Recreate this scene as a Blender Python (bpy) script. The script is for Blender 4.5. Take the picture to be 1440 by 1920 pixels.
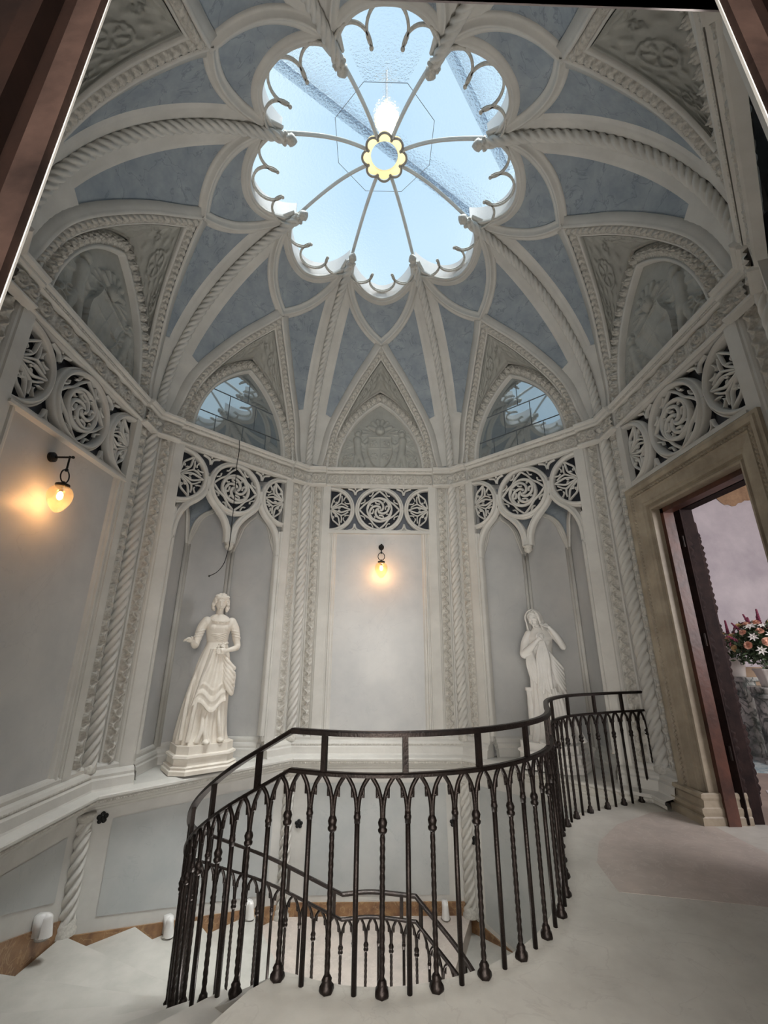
import bpy, math, random
import numpy as np
from math import sin, cos, pi, radians, sqrt, atan2, hypot, acos
from mathutils import Vector, Matrix
random.seed(7)
for o in list(bpy.data.objects): bpy.data.objects.remove(o)
S = bpy.context.scene
COL = S.collection

# ------------------------------------------------------------------ camera
def vn(*a): return Vector(a)
yaw, pitch, roll = radians(1.16), radians(18.36), radians(.26)
fwd = vn(sin(yaw)*cos(pitch), cos(yaw)*cos(pitch), sin(pitch))
rt = vn(cos(yaw), -sin(yaw), 0); up = rt.cross(fwd)
r2 = rt*cos(roll)+up*sin(roll); u2 = up*cos(roll)-rt*sin(roll)
cd = bpy.data.cameras.new('camera'); cam = bpy.data.objects.new('camera', cd); COL.objects.link(cam)
M = Matrix.Identity(4)
for i in range(3):
    M[i][0], M[i][1], M[i][2] = r2[i], u2[i], -fwd[i]
M.translation = vn(-.0604, -3.7856, 1.5)
cam.matrix_world = M
cd.sensor_fit = 'HORIZONTAL'; cd.sensor_width = 36; cd.lens = 802/1440*36; cd.clip_start = .02
S.camera = cam
# ------------------------------------------------------------------ light
S.view_settings.view_transform = 'Standard'; S.view_settings.look = 'None'
S.view_settings.exposure = 0.05; S.view_settings.gamma = 1; S.view_settings.use_curve_mapping = False
W = bpy.data.worlds.new('sky'); S.world = W; W.use_nodes = True
nt = W.node_tree; bg = nt.nodes['Background']
tc = nt.nodes.new('ShaderNodeTexCoord'); nz = nt.nodes.new('ShaderNodeTexNoise'); nz.inputs['Scale'].default_value = 2.2
rp = nt.nodes.new('ShaderNodeValToRGB')
rp.color_ramp.elements[0].position = .35; rp.color_ramp.elements[0].color = (.42, .62, .84, 1)
rp.color_ramp.elements[1].position = .62; rp.color_ramp.elements[1].color = (.68, .83, .93, 1)
nt.links.new(tc.outputs['Generated'], nz.inputs['Vector']); nt.links.new(nz.outputs['Fac'], rp.inputs['Fac'])
nt.links.new(rp.outputs['Color'], bg.inputs['Color']); bg.inputs['Strength'].default_value = 1.15
def light(kind, name, loc, energy, color=(1, 1, 1), direction=(0, 0, -1), **kw):
    l = bpy.data.lights.new(name, kind); l.energy = energy; l.color = color
    for k, v in kw.items(): setattr(l, k, v)
    o = bpy.data.objects.new(name, l); COL.objects.link(o); o.location = loc
    o.rotation_mode = 'QUATERNION'; o.rotation_quaternion = Vector(direction).to_track_quat('-Z', 'Y')
    return o
light('SUN', 'soft_daylight', (0, 0, 12), 18.0, (1, .985, .95), (-.11, .15, -1), angle=radians(28))
light('AREA', 'rear_room_fill_light', (0, -6.8, 1.8), 520, (1, .96, .90), (0, 1, .22), shape='RECTANGLE', size=3.2, size_y=2.8)  # fill lamp added behind the camera, no window is known there
light('AREA', 'side_room_fill_light', (6.6, -2.2, 2.8), 260, (1, .96, .98), (-.25, 1, -.22), shape='RECTANGLE', size=2.4, size_y=2.4)  # fill lamp added in the side room to brighten the interior

light('AREA', 'stairwell_fill_light', (.0, .1, -4.0), 300, (1, .97, .93), (0, 0, 1), shape='RECTANGLE', size=2.0, size_y=2.0)  # invented uplight below the well, added to brighten the vault

# ------------------------------------------------------------------ constants
R8 = 3.24; C8 = cos(pi/8); AP = R8*C8; HU = R8*sin(pi/8)
ZF = .08; ZK = 4.5; ZL = -1.61; RISE = .169

# ------------------------------------------------------------------ materials
MAT = {}
def mat(name, col, rough=.6, metal=0, var=.12, scale=3.0, col2=None, bump=.15, bscale=40, spec=.4, vein=None, emis=None, coat=0):
    m = bpy.data.materials.new(name); m.use_nodes = True; n = m.node_tree; b = n.nodes['Principled BSDF']
    b.inputs['Roughness'].default_value = rough; b.inputs['Metallic'].default_value = metal
    b.inputs['Specular IOR Level'].default_value = spec; b.inputs['Coat Weight'].default_value = coat
    t = n.nodes.new('ShaderNodeNewGeometry') if False else n.nodes.new('ShaderNodeTexCoord')
    z = n.nodes.new('ShaderNodeTexNoise'); z.inputs['Scale'].default_value = scale; z.inputs['Detail'].default_value = 8; z.inputs['Roughness'].default_value = .62
    n.links.new(t.outputs['Object'], z.inputs['Vector'])
    r = n.nodes.new('ShaderNodeValToRGB')
    c2 = col2 if col2 else tuple(max(0, c*(1-2*var)) for c in col)
    r.color_ramp.elements[0].position = .33; r.color_ramp.elements[0].color = (*c2, 1)
    r.color_ramp.elements[1].position = .67; r.color_ramp.elements[1].color = (*col, 1)
    n.links.new(z.outputs['Fac'], r.inputs['Fac']); out = r.outputs['Color']
    if vein:
        vc, vs, vw, va = vein
        z2 = n.nodes.new('ShaderNodeTexNoise'); z2.inputs['Scale'].default_value = vs; z2.inputs['Detail'].default_value = 5; z2.inputs['Distortion'].default_value = .8
        n.links.new(t.outputs['Object'], z2.inputs['Vector'])
        ma = n.nodes.new('ShaderNodeMath'); ma.operation = 'SUBTRACT'; ma.inputs[1].default_value = .5; n.links.new(z2.outputs['Fac'], ma.inputs[0])
        mb = n.nodes.new('ShaderNodeMath'); mb.operation = 'ABSOLUTE'; n.links.new(ma.outputs[0], mb.inputs[0])
        mr = n.nodes.new('ShaderNodeMapRange'); mr.inputs['From Min'].default_value = 0; mr.inputs['From Max'].default_value = vw
        mr.inputs['To Min'].default_value = va; mr.inputs['To Max'].default_value = 0; n.links.new(mb.outputs[0], mr.inputs['Value'])
        mx = n.nodes.new('ShaderNodeMixRGB'); mx.inputs['Color2'].default_value = (*vc, 1)
        n.links.new(mr.outputs[0], mx.inputs['Fac']); n.links.new(out, mx.inputs['Color1']); out = mx.outputs['Color']
    n.links.new(out, b.inputs['Base Color'])
    if bump:
        z3 = n.nodes.new('ShaderNodeTexNoise'); z3.inputs['Scale'].default_value = bscale; z3.inputs['Detail'].default_value = 4
        n.links.new(t.outputs['Object'], z3.inputs['Vector'])
        bp = n.nodes.new('ShaderNodeBump'); bp.inputs['Strength'].default_value = bump; bp.inputs['Distance'].default_value = .01
        n.links.new(z3.outputs['Fac'], bp.inputs['Height']); n.links.new(bp.outputs['Normal'], b.inputs['Normal'])
    if emis:
        b.inputs['Emission Color'].default_value = (*emis[0], 1); b.inputs['Emission Strength'].default_value = emis[1]
    MAT[name] = m; return m
mat('plaster', (.61, .595, .555), .62, var=.09, scale=2.2, bscale=25)
mat('carved', (.60, .58, .53), .65, col2=(.40, .38, .34), scale=38, bscale=60)
mat('blue_panel', (.33, .37, .40), .55, col2=(.225, .265, .305), scale=4.5, bump=.25, bscale=16, vein=((.15, .18, .21), 3.1, .012, .7))
mat('grey_relief', (.42, .42, .385), .6, var=.1, scale=5, bscale=50)
mat('wall_panel', (.54, .535, .52), .42, col2=(.42, .425, .425), scale=1.1, bump=.06, bscale=12, vein=((.38, .38, .39), 1.3, .005, .3))
mat('dado_panel', (.50, .51, .50), .4, col2=(.41, .43, .43), scale=1.6, bump=.05, bscale=12, vein=((.34, .36, .37), 1.6, .005, .4))
mat('dado_border', (.63, .62, .59), .5, var=.08, scale=2.5, bscale=20)
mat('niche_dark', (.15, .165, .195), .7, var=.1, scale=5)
mat('void_shade', (.035, .04, .05), .9, var=.1)
mat('statue_marble', (.80, .755, .68), .5, col2=(.68, .62, .54), scale=5, bump=.05, bscale=70)
mat('statue_white', (.80, .78, .75), .5, col2=(.70, .68, .64), scale=5, bump=.05, bscale=70)
mat('iron', (.026, .018, .015), .42, metal=.7, var=.3, scale=12, bump=.25, bscale=90, spec=.5)
mat('black_iron', (.012, .012, .012), .5, metal=.4, var=.2)
mat('stone_floor', (.55, .53, .475), .5, col2=(.44, .42, .375), scale=3.5, bump=.08, bscale=30, vein=((.36, .33, .3), 3, .010, .35))
mat('pink_floor', (.51, .44, .39), .5, col2=(.40, .35, .31), scale=5, bump=.08, bscale=30, vein=((.6, .55, .5), 7, .02, .4))
mat('step_marble', (.48, .46, .42), .45, col2=(.38, .365, .33), scale=3, bump=.06, bscale=30, vein=((.45, .43, .4), 2.2, .006, .4))
mat('yellow_marble', (.30, .17, .08), .35, col2=(.15, .075, .04), scale=9, bump=.03, vein=((.45, .32, .18), 6, .02, .5))
mat('door_marble', (.42, .36, .27), .45, col2=(.25, .205, .15), scale=3.5, bump=.15, bscale=35)
mat('old_wood', (.20, .085, .05), .4, col2=(.09, .04, .028), scale=5, bump=.3, bscale=18)
mat('red_wood', (.13, .05, .032), .4, col2=(.05, .022, .016), scale=4, bump=.2, bscale=25)
mat('dark_wood', (.030, .017, .015), .75, col2=(.012, .007, .007), scale=8, bump=.15, bscale=60, spec=.12)
mat('frame_wood', (.012, .005, .003), .9, col2=(.004, .002, .0015), scale=2.5, bump=.3, bscale=14, spec=.1)
mat('plank_wood', (.045, .026, .020), .9, col2=(.009, .005, .004), scale=3.2, bump=.3, bscale=20, spec=.12)
mat('room_plaster', (.50, .455, .465), .8, col2=(.36, .325, .345), scale=1.6, bump=.15, bscale=10)
mat('ochre_plaster', (.36, .23, .13), .8, col2=(.2, .12, .07), scale=6, bump=.4)
mat('room_floor', (.36, .28, .23), .5, col2=(.24, .19, .16), scale=3)
mat('terrazzo', (.75, .70, .70), .3, col2=(.42, .38, .38), scale=34, bump=.03)
mat('white_stone', (.8, .78, .76), .4, var=.05)
mat('verde', (.72, .72, .68), .25, col2=(.055, .085, .075), scale=3.0, bump=.03, vein=((.03, .05, .045), 4, .05, .9))
mat('card', (.42, .30, .20), .7, var=.06)
mat('vase_white', (.78, .74, .68), .35, var=.04)
mat('leaf', (.075, .12, .055), .6, col2=(.03, .05, .025), scale=20, bump=0)
mat('petal_peach', (.85, .50, .36), .6, var=.15, scale=30, bump=0)
mat('petal_white', (.86, .84, .78), .6, var=.08, scale=30, bump=0)
mat('petal_yellow', (.88, .66, .32), .6, var=.1, scale=30, bump=0)
mat('petal_pink', (.70, .22, .30), .6, var=.2, scale=30, bump=0)
mat('petal_wine', (.20, .03, .07), .6, var=.2, scale=30, bump=0)
mat('rug', (.50, .52, .50), .9, col2=(.17, .25, .27), scale=16, bump=.3)
mat('beam', (.10, .14, .2), .8)
mat('lead', (.32, .30, .27), .45, metal=.3, var=.1)
mat('seam', (.14, .16, .18), .5)
def simple(name, fn):
    m = bpy.data.materials.new(name); m.use_nodes = True; n = m.node_tree
    for x in list(n.nodes):
        if x.type != 'OUTPUT_MATERIAL': n.nodes.remove(x)
    out = [x for x in n.nodes if x.type == 'OUTPUT_MATERIAL'][0]
    n.links.new(fn(n), out.inputs['Surface']); MAT[name] = m; return m
def sky_glass(n):
    tcn = n.nodes.new('ShaderNodeTexCoord'); z = n.nodes.new('ShaderNodeTexNoise'); z.inputs['Scale'].default_value = 34; z.inputs['Detail'].default_value = 3
    n.links.new(tcn.outputs['Object'], z.inputs['Vector'])
    bp = n.nodes.new('ShaderNodeBump'); bp.inputs['Strength'].default_value = 1.0; bp.inputs['Distance'].default_value = .03; n.links.new(z.outputs['Fac'], bp.inputs['Height'])
    tr = n.nodes.new('ShaderNodeBsdfTransparent'); tr.inputs['Color'].default_value = (.93, .97, .99, 1)
    rf = n.nodes.new('ShaderNodeBsdfRefraction'); rf.inputs['IOR'].default_value = 1.06; rf.inputs['Roughness'].default_value = .12; rf.inputs['Color'].default_value = (.90, .97, 1, 1)
    n.links.new(bp.outputs['Normal'], rf.inputs['Normal'])
    mx = n.nodes.new('ShaderNodeMixShader'); mx.inputs[0].default_value = .6
    n.links.new(tr.outputs[0], mx.inputs[1]); n.links.new(rf.outputs[0], mx.inputs[2])
    gl = n.nodes.new('ShaderNodeBsdfGlossy'); gl.inputs['Roughness'].default_value = .15; n.links.new(bp.outputs['Normal'], gl.inputs['Normal'])
    m2 = n.nodes.new('ShaderNodeMixShader'); m2.inputs[0].default_value = .03
    n.links.new(mx.outputs[0], m2.inputs[1]); n.links.new(gl.outputs[0], m2.inputs[2])
    return m2.outputs[0]
simple('sky_glass', sky_glass)
def pane(n):
    d = n.nodes.new('ShaderNodeBsdfDiffuse'); d.inputs['Color'].default_value = (.13, .155, .165, 1)
    g = n.nodes.new('ShaderNodeBsdfGlossy'); g.inputs['Roughness'].default_value = .03; g.inputs['Color'].default_value = (.85, .9, .92, 1)
    mx = n.nodes.new('ShaderNodeMixShader'); mx.inputs[0].default_value = .42
    n.links.new(d.outputs[0], mx.inputs[1]); n.links.new(g.outputs[0], mx.inputs[2]); return mx.outputs[0]
simple('window_pane', pane)
def lamp_glass(n):
    tr = n.nodes.new('ShaderNodeBsdfTransparent'); tr.inputs['Color'].default_value = (1, .86, .66, 1)
    g = n.nodes.new('ShaderNodeBsdfGlossy'); g.inputs['Roughness'].default_value = .08; g.inputs['Color'].default_value = (1, .9, .75, 1)
    tl = n.nodes.new('ShaderNodeBsdfTranslucent'); tl.inputs['Color'].default_value = (1, .82, .55, 1)
    lw = n.nodes.new('ShaderNodeLayerWeight'); lw.inputs['Blend'].default_value = .35
    mx = n.nodes.new('ShaderNodeMixShader'); n.links.new(lw.outputs['Facing'], mx.inputs[0])
    n.links.new(tr.outputs[0], mx.inputs[1]); n.links.new(g.outputs[0], mx.inputs[2])
    m2 = n.nodes.new('ShaderNodeMixShader'); m2.inputs[0].default_value = .07
    n.links.new(mx.outputs[0], m2.inputs[1]); n.links.new(tl.outputs[0], m2.inputs[2]); return m2.outputs[0]
simple('lamp_glass', lamp_glass)
def cream(n):
    t = n.nodes.new('ShaderNodeBsdfTranslucent'); t.inputs['Color'].default_value = (1, .86, .60, 1); d = n.nodes.new('ShaderNodeBsdfDiffuse'); d.inputs['Color'].default_value = (.95, .8, .5, 1)
    mx = n.nodes.new('ShaderNodeMixShader'); mx.inputs[0].default_value = .25; n.links.new(t.outputs[0], mx.inputs[1]); n.links.new(d.outputs[0], mx.inputs[2]); return mx.outputs[0]
simple('cream_ring', cream)
def bulb(n):
    e = n.nodes.new('ShaderNodeEmission'); e.inputs['Color'].default_value = (1, .70, .38, 1); e.inputs['Strength'].default_value = 18; return e.outputs[0]
simple('bulb', bulb)
def bulb2(n):
    e = n.nodes.new('ShaderNodeEmission'); e.inputs['Color'].default_value = (1, .86, .66, 1); e.inputs['Strength'].default_value = 14; return e.outputs[0]
simple('lantern_bulb', bulb2)

# ------------------------------------------------------------------ mesh helpers
class MB:
    def __init__(s): s.v = []; s.f = []
    def add(s, vs, fs):
        n = len(s.v); s.v += [tuple(p) for p in vs]; s.f += [tuple(i+n for i in q) for q in fs]; return s
    def grid(s, rows, closeu=False, closev=False, flip=False):
        nr = len(rows); nc = len(rows[0]); vs = [p for r in rows for p in r]; fs = []
        for i in range(nr if closeu else nr-1):
            for j in range(nc if closev else nc-1):
                a = i*nc+j; b = i*nc+(j+1) % nc; c = ((i+1) % nr)*nc+(j+1) % nc; d = ((i+1) % nr)*nc+j
                fs.append((d, c, b, a) if flip else (a, b, c, d))
        return s.add(vs, fs)
    def box(s, x0, x1, y0, y1, z0, z1):
        v = [(x, y, z) for z in (z0, z1) for y in (y0, y1) for x in (x0, x1)]
        return s.add(v, [(0, 2, 3, 1), (4, 5, 7, 6), (0, 1, 5, 4), (2, 6, 7, 3), (0, 4, 6, 2), (1, 3, 7, 5)])
    def tube(s, pts, r, n=8, cap=True, twist=None):
        pts = [Vector(p) for p in pts]; N = len(pts); rows = []
        rr = r if isinstance(r, (list, tuple)) else [r]*N
        T = [(pts[min(i+1, N-1)]-pts[max(i-1, 0)]).normalized() for i in range(N)]
        a = Vector((0, 0, 1)) if abs(T[0].z) < .9 else Vector((1, 0, 0)); u = T[0].cross(a).normalized()
        for i in range(N):
            u = (u-T[i]*u.dot(T[i])).normalized(); w = T[i].cross(u)
            rows.append([pts[i]+(u*cos(2*pi*k/n)+w*sin(2*pi*k/n))*rr[i]*(twist(k, i) if twist else 1) for k in range(n)])
        s.grid(rows, closev=True)
        if cap:
            b = len(s.v); s.add([pts[0], pts[-1]], [])
            m = b-N*n
            s.f += [(b, m+(k+1) % n, m+k) for k in range(n)]+[(b+1, m+(N-1)*n+k, m+(N-1)*n+(k+1) % n) for k in range(n)]
        return s
    def lathe(s, prof, c=(0, 0, 0), n=24, mod=None):
        rows = [[(c[0]+r*cos(2*pi*k/n)*(mod(k, z) if mod else 1), c[1]+r*sin(2*pi*k/n)*(mod(k, z) if mod else 1), c[2]+z) for k in range(n)] for r, z in prof]
        return s.grid(rows, closev=True)
    def ball(s, c, r, nu=12, nv=8):
        r = r if isinstance(r, (tuple, list)) else (r, r, r)
        rows = [[(c[0]+r[0]*sin(pi*i/nv)*cos(2*pi*k/nu), c[1]+r[1]*sin(pi*i/nv)*sin(2*pi*k/nu), c[2]-r[2]*cos(pi*i/nv)) for k in range(nu)] for i in range(nv+1)]
        return s.grid(rows, closev=True)
    def prism(s, poly, z0, z1):
        n = len(poly); s.add([(*p, z0) for p in poly]+[(*p, z1) for p in poly], [tuple(range(n-1, -1, -1)), tuple(range(n, 2*n))]+[(i, (i+1) % n, n+(i+1) % n, n+i) for i in range(n)])
        return s
    def build(s, name, m, parent=None, smooth=False, **tags):
        me = bpy.data.meshes.new(name); me.from_pydata(s.v, [], s.f); me.validate()
        me.materials.append(MAT[m])
        if smooth: me.polygons.foreach_set('use_smooth', [True]*len(me.polygons))
        o = bpy.data.objects.new(name, me); COL.objects.link(o)
        if parent: o.parent = parent
        for k, v in tags.items(): o[k] = v
        return o
def empty(name, loc=(0, 0, 0), rz=0, **tags):
    o = bpy.data.objects.new(name, None); COL.objects.link(o); o.location = loc; o.rotation_euler.z = rz; o.empty_display_size = .1
    for k, v in tags.items(): o[k] = v
    return o
def kids(o): return [c for c in COL.objects if c.parent == o]
def dup(o, parent=None, **tags):
    c = o.copy(); COL.objects.link(c); c.parent = parent
    for k, v in tags.items(): c[k] = v
    for ch in kids(o): dup(ch, c)
    return c
def put(o, rz): o.rotation_euler.z = rz; return o
def brot(k): return -radians(45*k)
def cat(P, n=8):
    P = [Vector(p) for p in P]; E = [2*P[0]-P[1]]+P+[2*P[-1]-P[-2]]; out = []
    for i in range(1, len(E)-2):
        a, b, c, d = E[i-1:i+3]
        for k in range(n):
            t = k/n; out.append(.5*((2*b)+(c-a)*t+(2*a-5*b+4*c-d)*t*t+(3*b-a-3*c+d)*t**3))
    out.append(P[-1]); return out
def resample(P, step):
    P = [Vector(p) for p in P]; L = [0]
    for a, b in zip(P, P[1:]): L.append(L[-1]+(b-a).length)
    n = max(2, int(round(L[-1]/step))); out = []; j = 0
    for i in range(n+1):
        t = L[-1]*i/n
        while j < len(L)-2 and L[j+1] < t: j += 1
        f = (t-L[j])/max(1e-9, L[j+1]-L[j]); out.append(P[j].lerp(P[j+1], min(1, max(0, f))))
    return out
# ---- relief height functions: s in metres along, v in -1..1 across
def h_leaf(p=.085, amp=.02):
    def f(s, v):
        a = abs(v); e = max(0, 1-a**4)
        w = sin(2*pi*(s/p+.55*a)); w2 = sin(2*pi*(2*s/p-.9*v)+1.3); w3 = sin(2*pi*(3*s/p+1.7*v))
        return amp*e*(.55+.32*w+.2*w2*a+.16*w3)
    return f
def h_wave(p=.11, amp=.02):     # undulating stem with curled leaves
    def f(s, v):
        c = .45*sin(2*pi*s/p); d = abs(v-c); st = max(0, 1-d*3.2)
        q = (s/p) % .5; sd = 1 if int(s/p*2) % 2 else -1
        du = (q-.25)*p/ .05; dv = v+.45*sd; rr = hypot(du, dv*1.1); cu = max(0, 1-rr)*(.6+.4*cos(5*atan2(dv, du+1e-6)+3*rr))
        return amp*min(1, .1+.75*st+.9*cu)*max(0, 1-abs(v)**6)
    return f
def h_scroll(p=.26, wd=.1, amp=.024):
    def f(s, v):
        k = int(math.floor(s/p)); ds = (s-(k+.5)*p); dv = v*wd; r = hypot(ds, dv); th = atan2(dv, ds)*(1 if k % 2 else -1)
        sp = .5+.5*cos(2*pi*(r/.042)-th); ro = max(0, 1-r/.03)*(.8+.2*cos(5*th))
        lv = .5+.5*sin(s*95+v*6)*cos(v*8-s*40)
        body = sp*max(0, 1-(r/.12)**4)
        return amp*max(0, 1-abs(v)**8)*min(1.1, .2+.8*max(body*.9, ro*1.2)+.25*lv*(1 if r > .085 else .2))
    return f
def h_rosette(p=.112, amp=.075, wd=.075):
    def f(s, v):
        k = int(math.floor(s/p)); ds = s-(k+.5)*p; dv = v*wd; r = hypot(ds, dv)/.05; th = atan2(dv, ds)
        if r < 1: h = .45+.55*sqrt(max(0, 1-r*r))*(.55+.45*cos(6*th+r*3))+.25*max(0, 1-r*4)
        else: h = .18+.12*sin(s*140)*cos(v*5)
        return amp*h*max(0, 1-abs(v)**10)
    return f
def h_bead(p=.022, amp=.008):
    return lambda s, v: amp*(abs(sin(pi*s/p)))*sqrt(max(0, 1-v*v))
def ribbon(mb, P, L, N, w, h, nv=9, step=None):
    s = 0; rows = []
    for i, p in enumerate(P):
        if i: s += (Vector(P[i])-Vector(P[i-1])).length
        rows.append([Vector(p)+L[i]*(w/2*(2*j/(nv-1)-1))+N[i]*h(s, 2*j/(nv-1)-1) for j in range(nv)])
    mb.grid(rows); return mb
def vribbon(mb, x, y, z0, z1, w, h, nv=9, step=.011):   # vertical strip facing -y
    n = int((z1-z0)/step); P = [Vector((x, y, z0+(z1-z0)*i/n)) for i in range(n+1)]
    return ribbon(mb, P, [Vector((1, 0, 0))]*(n+1), [Vector((0, -1, 0))]*(n+1), w, h, nv)
def hribbon(mb, x0, x1, y, z, w, h, nv=15, step=.009):
    n = int((x1-x0)/step); P = [Vector((x0+(x1-x0)*i/n, y, z)) for i in range(n+1)]
    return ribbon(mb, P, [Vector((0, 0, 1))]*(n+1), [Vector((0, -1, 0))]*(n+1), w, h, nv)
def hprofile(mb, prof, x0, x1, mit=0):   # prof list of (n inward, z); run along x at wall plane; mitred ends follow the octagon
    t = math.tan(pi/8)
    rows = []
    for e, x in ((-1, x0), (1, x1)):
        rows.append([(x-(e*n*t if mit else 0), AP-n, z) for n, z in prof])
    mb.grid(rows); return mb
def parch(hw, z0, z1, n=24, y=0):        # pointed arch points left base -> apex -> right base
    h = z1-z0; Rr = (hw*hw+h*h)/(2*hw); a1 = math.asin(h/Rr); out = []
    for i in range(n+1):
        a = a1*i/n; out.append(Vector((-(hw-Rr+Rr*cos(a)), y, z0+Rr*sin(a))))
    return out+[Vector((-p.x, y, p.z)) for p in reversed(out[:-1])]
def sweep_xz(mb, P, prof, closed=False): # sweep profile (offset outward-in-plane, n inward) along curve in xz plane
    rows = []
    n = len(P)
    for i, p in enumerate(P):
        a = P[i-1] if (i or closed) else P[i]; b = P[(i+1) % n] if (i < n-1 or closed) else P[i]
        t1 = (p-a).normalized() if (p-a).length > 1e-9 else (b-p).normalized(); t2 = (b-p).normalized() if (b-p).length > 1e-9 else t1
        n1 = Vector((-t1.z, 0, t1.x)); n2 = Vector((-t2.z, 0, t2.x)); m = (n1+n2).normalized(); k = 1/max(.5, m.dot(n1))
        rows.append([p+m*(o*k)+Vector((0, -q, 0)) for o, q in prof])
    mb.grid(rows, closeu=closed); return mb
def ropef(n=24, strands=3, R=.065, lead=.36, depth=.2):
    def tw(k, i, ds): pass
    return None
def rope(mb, P, R, lead, n=20, strands=3, depth=.26, hand=1):
    P = [Vector(p) for p in P]; s = [0]
    for a, b in zip(P, P[1:]): s.append(s[-1]+(b-a).length)
    mb.tube(P, R, n, True, lambda k, i: 1-depth*(1-abs(sin((strands*2*pi*k/n-hand*strands*2*pi*s[i]/lead)/2))**.8))
    return mb

# ------------------------------------------------------------------ vault geometry
def zs(w, m, phi):
    s = max(0, min(1, (w-1.3)/1.1)); return 4.6+2.645*sin(phi)-.15*s*m
def SP(b, phi):              # b radians from bay axis, phi arc angle -> point in bay-0 frame
    rho = .595+2.645*cos(phi); w = rho*C8; x = w*math.tan(b); m = 1-min(1, abs(math.tan(b))/math.tan(pi/8))
    return Vector((x, w, zs(w, m, phi)))
def SU(u, w):
    b = atan2(u, w); rho = min(3.2399, w/C8); return SP(b, acos((rho-.595)/2.645))
def SN(b, phi):
    e = .004; a = SP(b+e, phi)-SP(b-e, phi); c = SP(b, phi+e)-SP(b, max(0, phi-e)); n = a.cross(c).normalized()
    return n if n.dot(Vector((0, -1, -.6))) > 0 else -n
def inv(p): rho = min(3.2399, p.y/C8); return atan2(p.x, p.y), acos(max(-1, min(1, (rho-.595)/2.645)))
ARCH = [(-18.3, 0), (-17.5, 4.2), (-15.9, 15), (-12.3, 25.6), (-7.0, 37), (0, 47.6)]
_ac = cat([(a, b, 0) for a, b in ARCH], 10)
arch_bp = [(radians(p.x), radians(p.y)) for p in _ac]
def barch(phi):              # |b| of the arch at phi
    d = math.degrees(phi)
    for a, c in zip(_ac, _ac[1:]):
        if a.y <= d <= c.y: return radians(-(a.x+(c.x-a.x)*(d-a.y)/(c.y-a.y)))
    return 0 if d > 40 else radians(18.3)
PC = 1.14; PR = .5           # petal circle centre distance and radius (plan)
def petal(b):                # plan distance w of petal rim on ray b
    t = abs(math.tan(b)); A = 1+t*t; B = -2*PC; Cc = PC*PC-PR*PR; D = B*B-4*A*Cc
    return (-B+sqrt(max(0, D)))/(2*A)

ceil = empty('ceiling', kind='structure')
# web: between arch and petal rim
wm = MB()
NB = 48
def phi_of_w(w): rho = min(3.2399, w/C8); return acos((rho-.595)/2.645)
cols = []
for i in range(NB+1):
    b = radians(-22.5+45*i/NB); ab = abs(b)
    # lower limit phi: where arch has |b| == ab
    lo = 0
    if ab < radians(18.3):
        best = min(arch_bp, key=lambda q: abs(-q[0]-ab)); lo = best[1]
    hi = phi_of_w(petal(b))
    cols.append([SP(b, lo+(hi-lo)*j/40) for j in range(41)])
wm.grid(cols)
web0 = wm.build('vault_web', 'blue_panel', ceil, True)
def surf_curve(fn, n):       # list of (P,T,N) along
    B = [fn(i/n) for i in range(n+1)]; P = [SP(*q) for q in B]; N = [SN(*q) for q in B]; L = []
    for i in range(n+1):
        t = (P[min(i+1, n)]-P[max(i-1, 0)]).normalized(); L.append(t.cross(N[i]).normalized())
    return P, L, N
def band(mb, P, L, N, prof):
    mb.grid([[P[i]+L[i]*a+N[i]*h for a, h in prof] for i in range(len(P))]); return mb
def uw_curve(pts, n=10):
    C = resample(cat([(u, w, 0) for u, w in pts], n), .03); B = [inv(c) for c in C]
    P = [SP(*q) for q in B]; N = [SN(*q) for q in B]; L = []
    for i in range(len(P)):
        t = (P[min(i+1, len(P)-1)]-P[max(i-1, 0)]).normalized(); L.append(t.cross(N[i]).normalized())
    return P, L, N
RIBP = [(-.075, -.01), (-.075, .018), (-.05, .022), (-.035, .022), (-.028, .036), (-.016, .04), (-.012, .052), (0, .058), (.012, .052), (.016, .04), (.028, .036), (.035, .022), (.05, .022), (.075, .018), (.075, -.01)]
# crossing ribs X -> cusp
for sgn in (-1, 1):
    P, L, N = uw_curve([(-.02*sgn, 2.18), (.2*sgn, 2.06), (.37*sgn, 1.90), (.485*sgn, 1.68), (.525*sgn, 1.45), (.50*sgn, 1.22)])
    band(MB(), P, L, N, RIBP).build('crossing_rib', 'plaster', ceil, True)
# petal frame ring
def petal_pts(r, n=40, ext=0):
    out = []
    for i in range(n+1):
        a = radians(-2-ext)+(pi+radians(4+2*ext))*i/n; out.append((r*cos(a), PC+r*sin(a)))
    return [q for q in out if abs(atan2(q[0], q[1])) <= radians(22.5)+.001]
pp = petal_pts(PR+.035, 60, 8)
B = [inv(Vector((q[0], q[1], 0))) for q in pp]; P = [SP(*q) for q in B]; N = [SN(*q) for q in B]
L = [(P[min(i+1, len(P)-1)]-P[max(i-1, 0)]).normalized().cross(N[i]).normalized() for i in range(len(P))]
band(MB(), P, L, N, [(-.07, -.01), (-.07, .016), (-.05, .022), (-.03, .024), (-.022, .04), (-.008, .046), (.006, .04), (.012, .026), (.022, .026), (.028, .042), (.036, .046), (.045, .02), (.045, -.05)] if False else
     [(-s, h) for s, h in [(-.045, -.06), (-.045, .02), (-.036, .04), (-.026, .042), (-.018, .026), (-.008, .026), (.0, .042), (.014, .046), (.026, .036), (.034, .022), (.07, .018), (.07, -.01)]]).build('petal_frame', 'plaster', ceil, True)
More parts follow.
